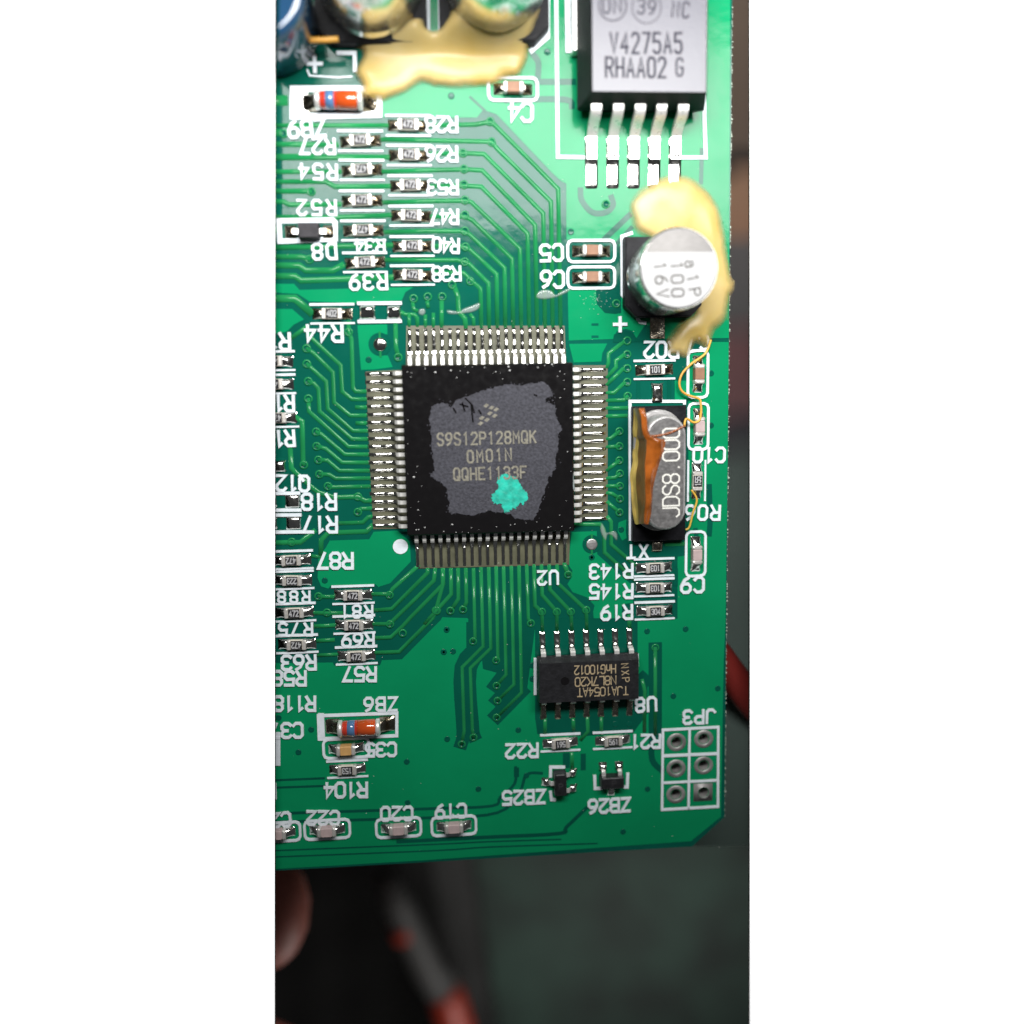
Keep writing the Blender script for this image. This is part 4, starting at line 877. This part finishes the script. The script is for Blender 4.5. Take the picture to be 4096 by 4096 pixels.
lettering('JDS8.000', 'L', (1060, 690), (1060, -185), 180, z=ZX, mtl=m_xtxt, parent=xt, name='marking', wr=.58, sr=.085, th=.012, origin=xc)
for t_, x, y, m_, hx_, hy_ in (('I', 905, 1030, m_solder, .52, .85), ('L', 905, 1050, m_flux, .5, .55)):
    d = W(t_, x, y) - xc; mb = MB(); hfield(mb, d.x - hx_, d.x + hx_, d.y - hy_, d.y + hy_, lambda a, b: .42 * max(0, 1 - abs(2 * a - 1) ** 2.4) ** .5 * max(0, 1 - abs(2 * b - 1) ** 3) ** .5, 13, 13); part('solder_joint', mb, m_, xt, True)
# burnt and amber glue down its left side
rowsg = [('I', 1195, 645, 700, 760), ('I', 1300, 650, 735, 800), ('I', 1420, 640, 745, 810), ('I', 1505, 645, 760, 850), ('I', 1540, 650, 785, 985), ('I', 1600, 645, 785, 1000), ('I', 1700, 640, 780, 975), ('I', 1800, 630, 775, 940), ('L', 264, 605, 770, 895), ('L', 400, 615, 770, 868), ('L', 550, 625, 772, 852), ('L', 700, 640, 770, 840), ('L', 820, 655, 760, 818)]
glu = thing('burnt_glue', 'brown and amber glue smeared along the left side of the crystal', 'glue', xc)
grid = []; rs = random.Random(9)
for i, (t_, y, a, m_, b) in enumerate(rowsg):
    e = .25 if i in (0, len(rowsg) - 1) else 1
    cols = [(a, .9), (a + (m_ - a) * .22, 1.2), (a + (m_ - a) * .42, 1.6), (m_ - 32, 2.9), (m_ + 2, 3.85), (m_ + (b - m_) * .45, ZX + .1 + .32 * e), (m_ + (b - m_) * .8, ZX + .08 + .22 * e), (b, ZX - .02)]
    grid.append([W(t_, x + rs.uniform(-8, 8), y + rs.uniform(-8, 8), z) - xc for x, z in cols])
def band(c0, c1, mtl, name):
    rows_ = [[g[k] for k in range(c0, c1 + 1)] for g in grid]
    cols_ = [smooth_path([r[k] for r in rows_], 4) for k in range(c1 - c0 + 1)]
    lines = [smooth_path([cols_[k][i] for k in range(len(cols_))], 4) for i in range(len(cols_[0]))]
    mb = MB(); nx = len(lines[0]); vs = []
    for i, l in enumerate(lines):
        for j, p in enumerate(l):
            w = math.sin(math.pi * j / (nx - 1)); vs.append(p + Vector((0, 0, .05 * w * math.sin(i * .6 + j * .5) + .05 * w * math.sin(i * .35 - j * .8))))
    mb.add(vs, [(i * nx + j, (i + 1) * nx + j, (i + 1) * nx + j + 1, i * nx + j + 1) for i in range(len(lines) - 1) for j in range(nx - 1)])
    part(name, mb, mtl, glu, True)
band(0, 2, m_tan, 'tan_strip'); band(2, 4, m_brn, 'burnt_strip'); band(4, 7, m_org, 'amber_strip')
mb = MB(); tube(mb, smooth_path([W('I', x, y, ZX + .05) - xc for x, y in ((815, 1500), (900, 1500), (1000, 1480), (1100, 1445), (1215, 1385))], 4), [.09] * 17, 7); part('amber_seam', mb, m_org, glu, True)

# ------------------------------------------------------------------ cream glue
ga = pts('A 875 800 960 590 820 520 700 470 1000 440 1300 400 1500 250 1650 255 1690 320 B 30 345 95 372 170 340 240 240 310 130 700 60 1250 60 1300 120 1215 390 1150 560 1142 640 1060 830 985 872 860 895 790 955 560 968 440 988 300 990 100 965 A 1700 940 1600 938 1450 1035 1250 1110 1180 1130 1010 1110 945 1050 945 960')
GY0, GY1 = wp(1800, 235).y, wp(1800, 120).y
tag(part('cream_glue', blob(smooth_path(ga, 4, True), .55, 1.4, .28, .06, .07, 2, hf=lambda x, y: 1 + 3.0 * (lambda t: t * t * (3 - 2 * t))(max(0, min(1, (y - GY0) / (GY1 - GY0))))), m_glue, None, True), 'large pool of cream glue between the two big silver capacitors', 'glue', 'dried cream glue on the board')
gb = pts('F 595 700 610 560 700 440 790 380 920 310 1060 268 1160 268 1260 290 1350 350 1450 440 1560 570 1610 680 1645 830 1675 1000 1695 1200 1725 1400 1765 1450 1755 1560 1712 1640 1695 1880 I 1700 100 1680 190 1600 300 1540 350 1490 500 1430 540 1330 480 1240 640 1120 620 1010 600 1010 420 1090 300 1190 190 1290 110 F 1200 1500 1100 1200 830 992 690 930 625 830')
tag(part('cream_glue', blob(smooth_path(gb, 4, True), .5, 1.9, .28, .06, .10, 4), m_glue, None, True), 'cream glue ringing the small round silver capacitor marked 100 16V', 'glue', 'dried cream glue on the board')
for s, zz, rad, lab in (('I 1500 440 1440 590 1290 700 1185 810 1152 920 1180 1005 1260 1055 1370 1090 1388 1150 1392 1220 1375 1325 1310 1352 1240 1312 1215 1335 1208 1400', (.3, .9), .10, 'thin curling yellow glue thread running down past two upright capacitors'), ('L 1285 440 1345 550 1300 700 1262 850 1220 880', (.6, .5), .09, 'short yellow glue thread across the resistor marked 155'), ('A 380 442 560 440 700 430', (2.4, 2.4), .22, 'short amber glue thread bridging to the blue capacitor')):
    P = pts(s); P = [W(None, *((2048, 2048)), 0) if False else p for p in P]
    zz_ = [zz[0] + (zz[1] - zz[0]) * i / (len(P) - 1) for i in range(len(P))]
    P = [CAM * 10 + (p - CAM * 10) * ((CAM.z * 10 - z) / (CAM.z * 10)) for p, z in zip(P, zz_)]
    mb = MB(); tube(mb, smooth_path(P, 5), rad, 8); tag(part('glue_thread', mb, m_strand, None, True), lab, 'glue', 'thin threads of yellow glue')
# cloudy flux films
for i, s in enumerate(('E 1225 1600 1280 1545 1390 1550 1440 1600 1500 1560 1600 1520 1640 1520 1560 1580 1440 1630 1330 1650 1240 1640', 'H 240 110 300 115 380 125 420 95 520 60 600 30 605 80 560 120 470 145 330 160 250 150', 'L 275 880 290 800 330 860 350 910 430 890 465 930 460 1000 410 950 360 930 340 1000 300 950', 'G 1585 110 1640 90 1665 130 1640 170 1590 160')):
    o = part('flux_film', blob(smooth_path(pts(s), 3, True), .06, .25, .09, .09, .1, i), m_film, board, True)
# loose specks on the board
mb = MB(); rs = random.Random(11)
for k in range(150):
    p = wp(rs.uniform(1120, 2880), rs.uniform(420, 3400)); s_ = rs.uniform(.012, .04); z = .09
    mb.add([(p.x - s_, p.y, z), (p.x, p.y - s_ * .7, z), (p.x + s_, p.y, z), (p.x, p.y + s_ * .8, z), (p.x, p.y, z + s_)], [(0, 1, 4), (1, 2, 4), (2, 3, 4), (3, 0, 4)])
for k in range(60):
    p = W('F', rs.gauss(260, 60), 1600 + rs.gauss(60, 70)); s_ = rs.uniform(.012, .04); z = .05
    mb.add([(p.x - s_, p.y, z), (p.x, p.y - s_ * .7, z), (p.x + s_, p.y, z), (p.x, p.y + s_ * .8, z), (p.x, p.y, z + s_)], [(0, 1, 4), (1, 2, 4), (2, 3, 4), (3, 0, 4)])
o = part('dust_specks', mb, m_dust, board); o['kind'] = 'stuff'

# ------------------------------------------------------------------ out of focus things below the board
m_skin = mat('skin', (.68, .22, .17), .5, var=.08, vscale=.6, sss=.3)
m_rub = mat('grey_rubber', (.075, .075, .075), .6); m_redp = mat('red_plastic', (.42, .045, .022), .35)
probe = thing('test_probe', 'blurred grey test probe with red handle below the lower board edge', 'probe', wp(1700, 3850, -115))
pp = lambda x, y: wp(x, y, -115) - wp(1700, 3850, -115)
mb = MB(); tube(mb, [pp(1540, 3500), pp(1600, 3640), pp(1720, 3890), pp(1775, 3960)], [3.0, 3.4, 3.8, 3.8], 16); part('shaft', mb, m_rub, probe, True)
mb = MB(); tube(mb, [pp(1770, 3950), pp(1785, 3985), pp(1850, 4200), pp(1960, 4700)], [3.4, 4.3, 4.4, 4.4], 16); part('handle', mb, m_redp, probe, True)
mb = MB(); tube(mb, [pp(1612, 3690), pp(1632, 3735)], [3.62, 3.62], 14); part('red_ring', mb, m_redp, probe, True)
mb = MB(); tube(mb, smooth_path([wp(x, y, -3.6) for x, y in ((2700, 2400), (2850, 2600), (2955, 2740), (3060, 2860), (3200, 2960))], 6), 1.5, 12)
tag(part('red_wire', mb, mat('dark_red_plastic', (.20, .018, .014), .5), None, True), 'blurred red wire passing below the right board edge', 'wire')
m_blk = mat('black_cloth', (.006, .006, .006), .9, bump=.5, bscale=3)
P = [wp(x, y, -136) for x, y in ((300, 3000), (1620, 3000), (1980, 4700), (300, 4700))]
mb = blob([(p.x, p.y) for p in P], 4, 6, 4, -140, .3, 6); tag(part('black_cloth', mb, m_blk, None, True), 'black cloth lying in shadow below the lower left board edge', 'cloth')
def lump(name, x, y, z, sx_, sy_, sz_, col, label, cat):
    mb = MB(); box(mb, -sx_, sx_, -sy_, sy_, -sz_, sz_, min(sx_, sy_) * .3); c = wp(x, y, z)
    return tag(part(name, mb, mat(name + '_finish', col, .6, var=.25, vscale=.5), None, False, c), label, cat)
def ramp_mat():
    m = mat('mottled_cloth', (.1, .1, .1), .8); nt = m.node_tree; N, L = nt.nodes, nt.links
    tc = N.new('ShaderNodeTexCoord'); sx_ = N.new('ShaderNodeSeparateXYZ'); L.new(tc.outputs['Object'], sx_.inputs[0])
    ns = N.new('ShaderNodeTexNoise'); ns.inputs['Scale'].default_value = 1.3; L.new(tc.outputs['Object'], ns.inputs['Vector'])
    ma = N.new('ShaderNodeMath'); ma.operation = 'MULTIPLY_ADD'; ma.inputs[1].default_value = .5; L.new(ns.outputs['Fac'], ma.inputs[0]); L.new(sx_.outputs['Y'], ma.inputs[2])
    ya, yb = wp(2985, -300, -6).y * .1 + .25, wp(2985, 3300, -6).y * .1 + .25
    mr = N.new('ShaderNodeMapRange'); mr.inputs[1].default_value = ya; mr.inputs[2].default_value = yb; L.new(ma.outputs[0], mr.inputs[0])
    cr = N.new('ShaderNodeValToRGB'); L.new(mr.outputs[0], cr.inputs[0]); L.new(cr.outputs[0], N['Principled BSDF'].inputs['Base Color'])
    stops = [(0, (.19, .135, .10)), (780, (.17, .12, .09)), (850, (.06, .045, .038)), (960, (.42, .24, .15)), (1080, (.40, .22, .14)), (1180, (.15, .14, .14)), (1420, (.14, .135, .135)), (1600, (.24, .115, .12)), (1780, (.24, .12, .125)), (1890, (.07, .065, .075)), (2050, (.14, .18, .165)), (2800, (.16, .215, .195)), (3600, (.12, .17, .15))]
    e = cr.color_ramp.elements
    for k, (p, c) in enumerate(stops):
        el = e[k] if k < 2 else e.new(p / 3600)
        el.position = p / 3600; el.color = (*c, 1)
    return m
pa, pb = wp(2990, -500, -7), wp(2990, 3350, -7)
mb = MB(); hfield(mb, pa.x - 4, pa.x + 5, pb.y, pa.y, lambda a, b: .5 * math.sin(7 * b + 2 * a) + .3 * math.sin(23 * b), 12, 60, z0=-6)
nb = len(mb.v); hfield(mb, pa.x - 4, pa.x + 5, pb.y, pa.y, lambda a, b: 0, 2, 2, z0=-12)
tag(part('cloth_strip', mb, ramp_mat(), None, True), 'blurred strip of brown, dull red and grey green cloth below the right board edge', 'cloth')
# hand under the board
def hand():
    me = bpy.data.meshes.new('hand'); V, E, Rd = [], [], []
    def jt(p, r, par=None):
        V.append(tuple(p * .1)); Rd.append(r * .1)
        if par is not None: E.append((par, len(V) - 1))
        return len(V) - 1
    b = wp(1262, 3655, -25)
    X, Y = Vector((1, 0, 0)), Vector((0, 1, 0)); Zv = Vector((0, 0, 1))
    wr_ = jt(b + X * -95 + Y * -40 + Zv * -24, 20); pm_ = jt(b + X * -60 + Y * -18 + Zv * -20, 21, wr_)
    for k, (kn, tip, r) in enumerate((((-36, 2), (0, 0), 7.5), ((-34, -16), (2, -26), 8), ((-36, -34), (-4, -50), 7.5), ((-42, -50), (-16, -70), 6.3))):
        a = jt(b + X * kn[0] + Y * kn[1] + Zv * -10, r + 1.5, pm_); m1 = jt(b + X * (kn[0] * .55 + tip[0] * .45) + Y * (kn[1] * .55 + tip[1] * .45) + Zv * -3, r + .4, a)
        m2 = jt(b + X * (kn[0] * .25 + tip[0] * .75) + Y * (kn[1] * .25 + tip[1] * .75) + Zv * 0, r, m1); jt(b + X * tip[0] + Y * tip[1] + Zv * 0, r * .82, m2)
    a = jt(b + X * -58 + Y * 14 + Zv * -14, 10, pm_); m1 = jt(b + X * -42 + Y * 26 + Zv * -12, 9, a); jt(b + X * -24 + Y * 32 + Zv * -10, 7.5, m1)
    me.from_pydata(V, E, []); o = bpy.data.objects.new('person', me); COL.objects.link(o)
    me.materials.append(m_skin)
    o.modifiers.new('skin', 'SKIN'); lay = me.skin_vertices[0].data if me.skin_vertices else None
    return o, Rd
o, Rd = hand()
bpy.context.view_layer.objects.active = o
me = o.data
if not me.skin_vertices:
    bm = bmesh.new(); bm.from_mesh(me); bm.verts.layers.skin.verify(); bm.to_mesh(me); bm.free()
for i, r in enumerate(Rd): me.skin_vertices[0].data[i].radius = (r, r)
me.skin_vertices[0].data[1].use_root = True
sb = o.modifiers.new('smooth', 'SUBSURF'); sb.levels = 2; sb.render_levels = 2
o.modifiers['skin'].use_smooth_shade = True
tag(o, 'bare hand with blurred fingertip showing under the lower left board edge', 'person')
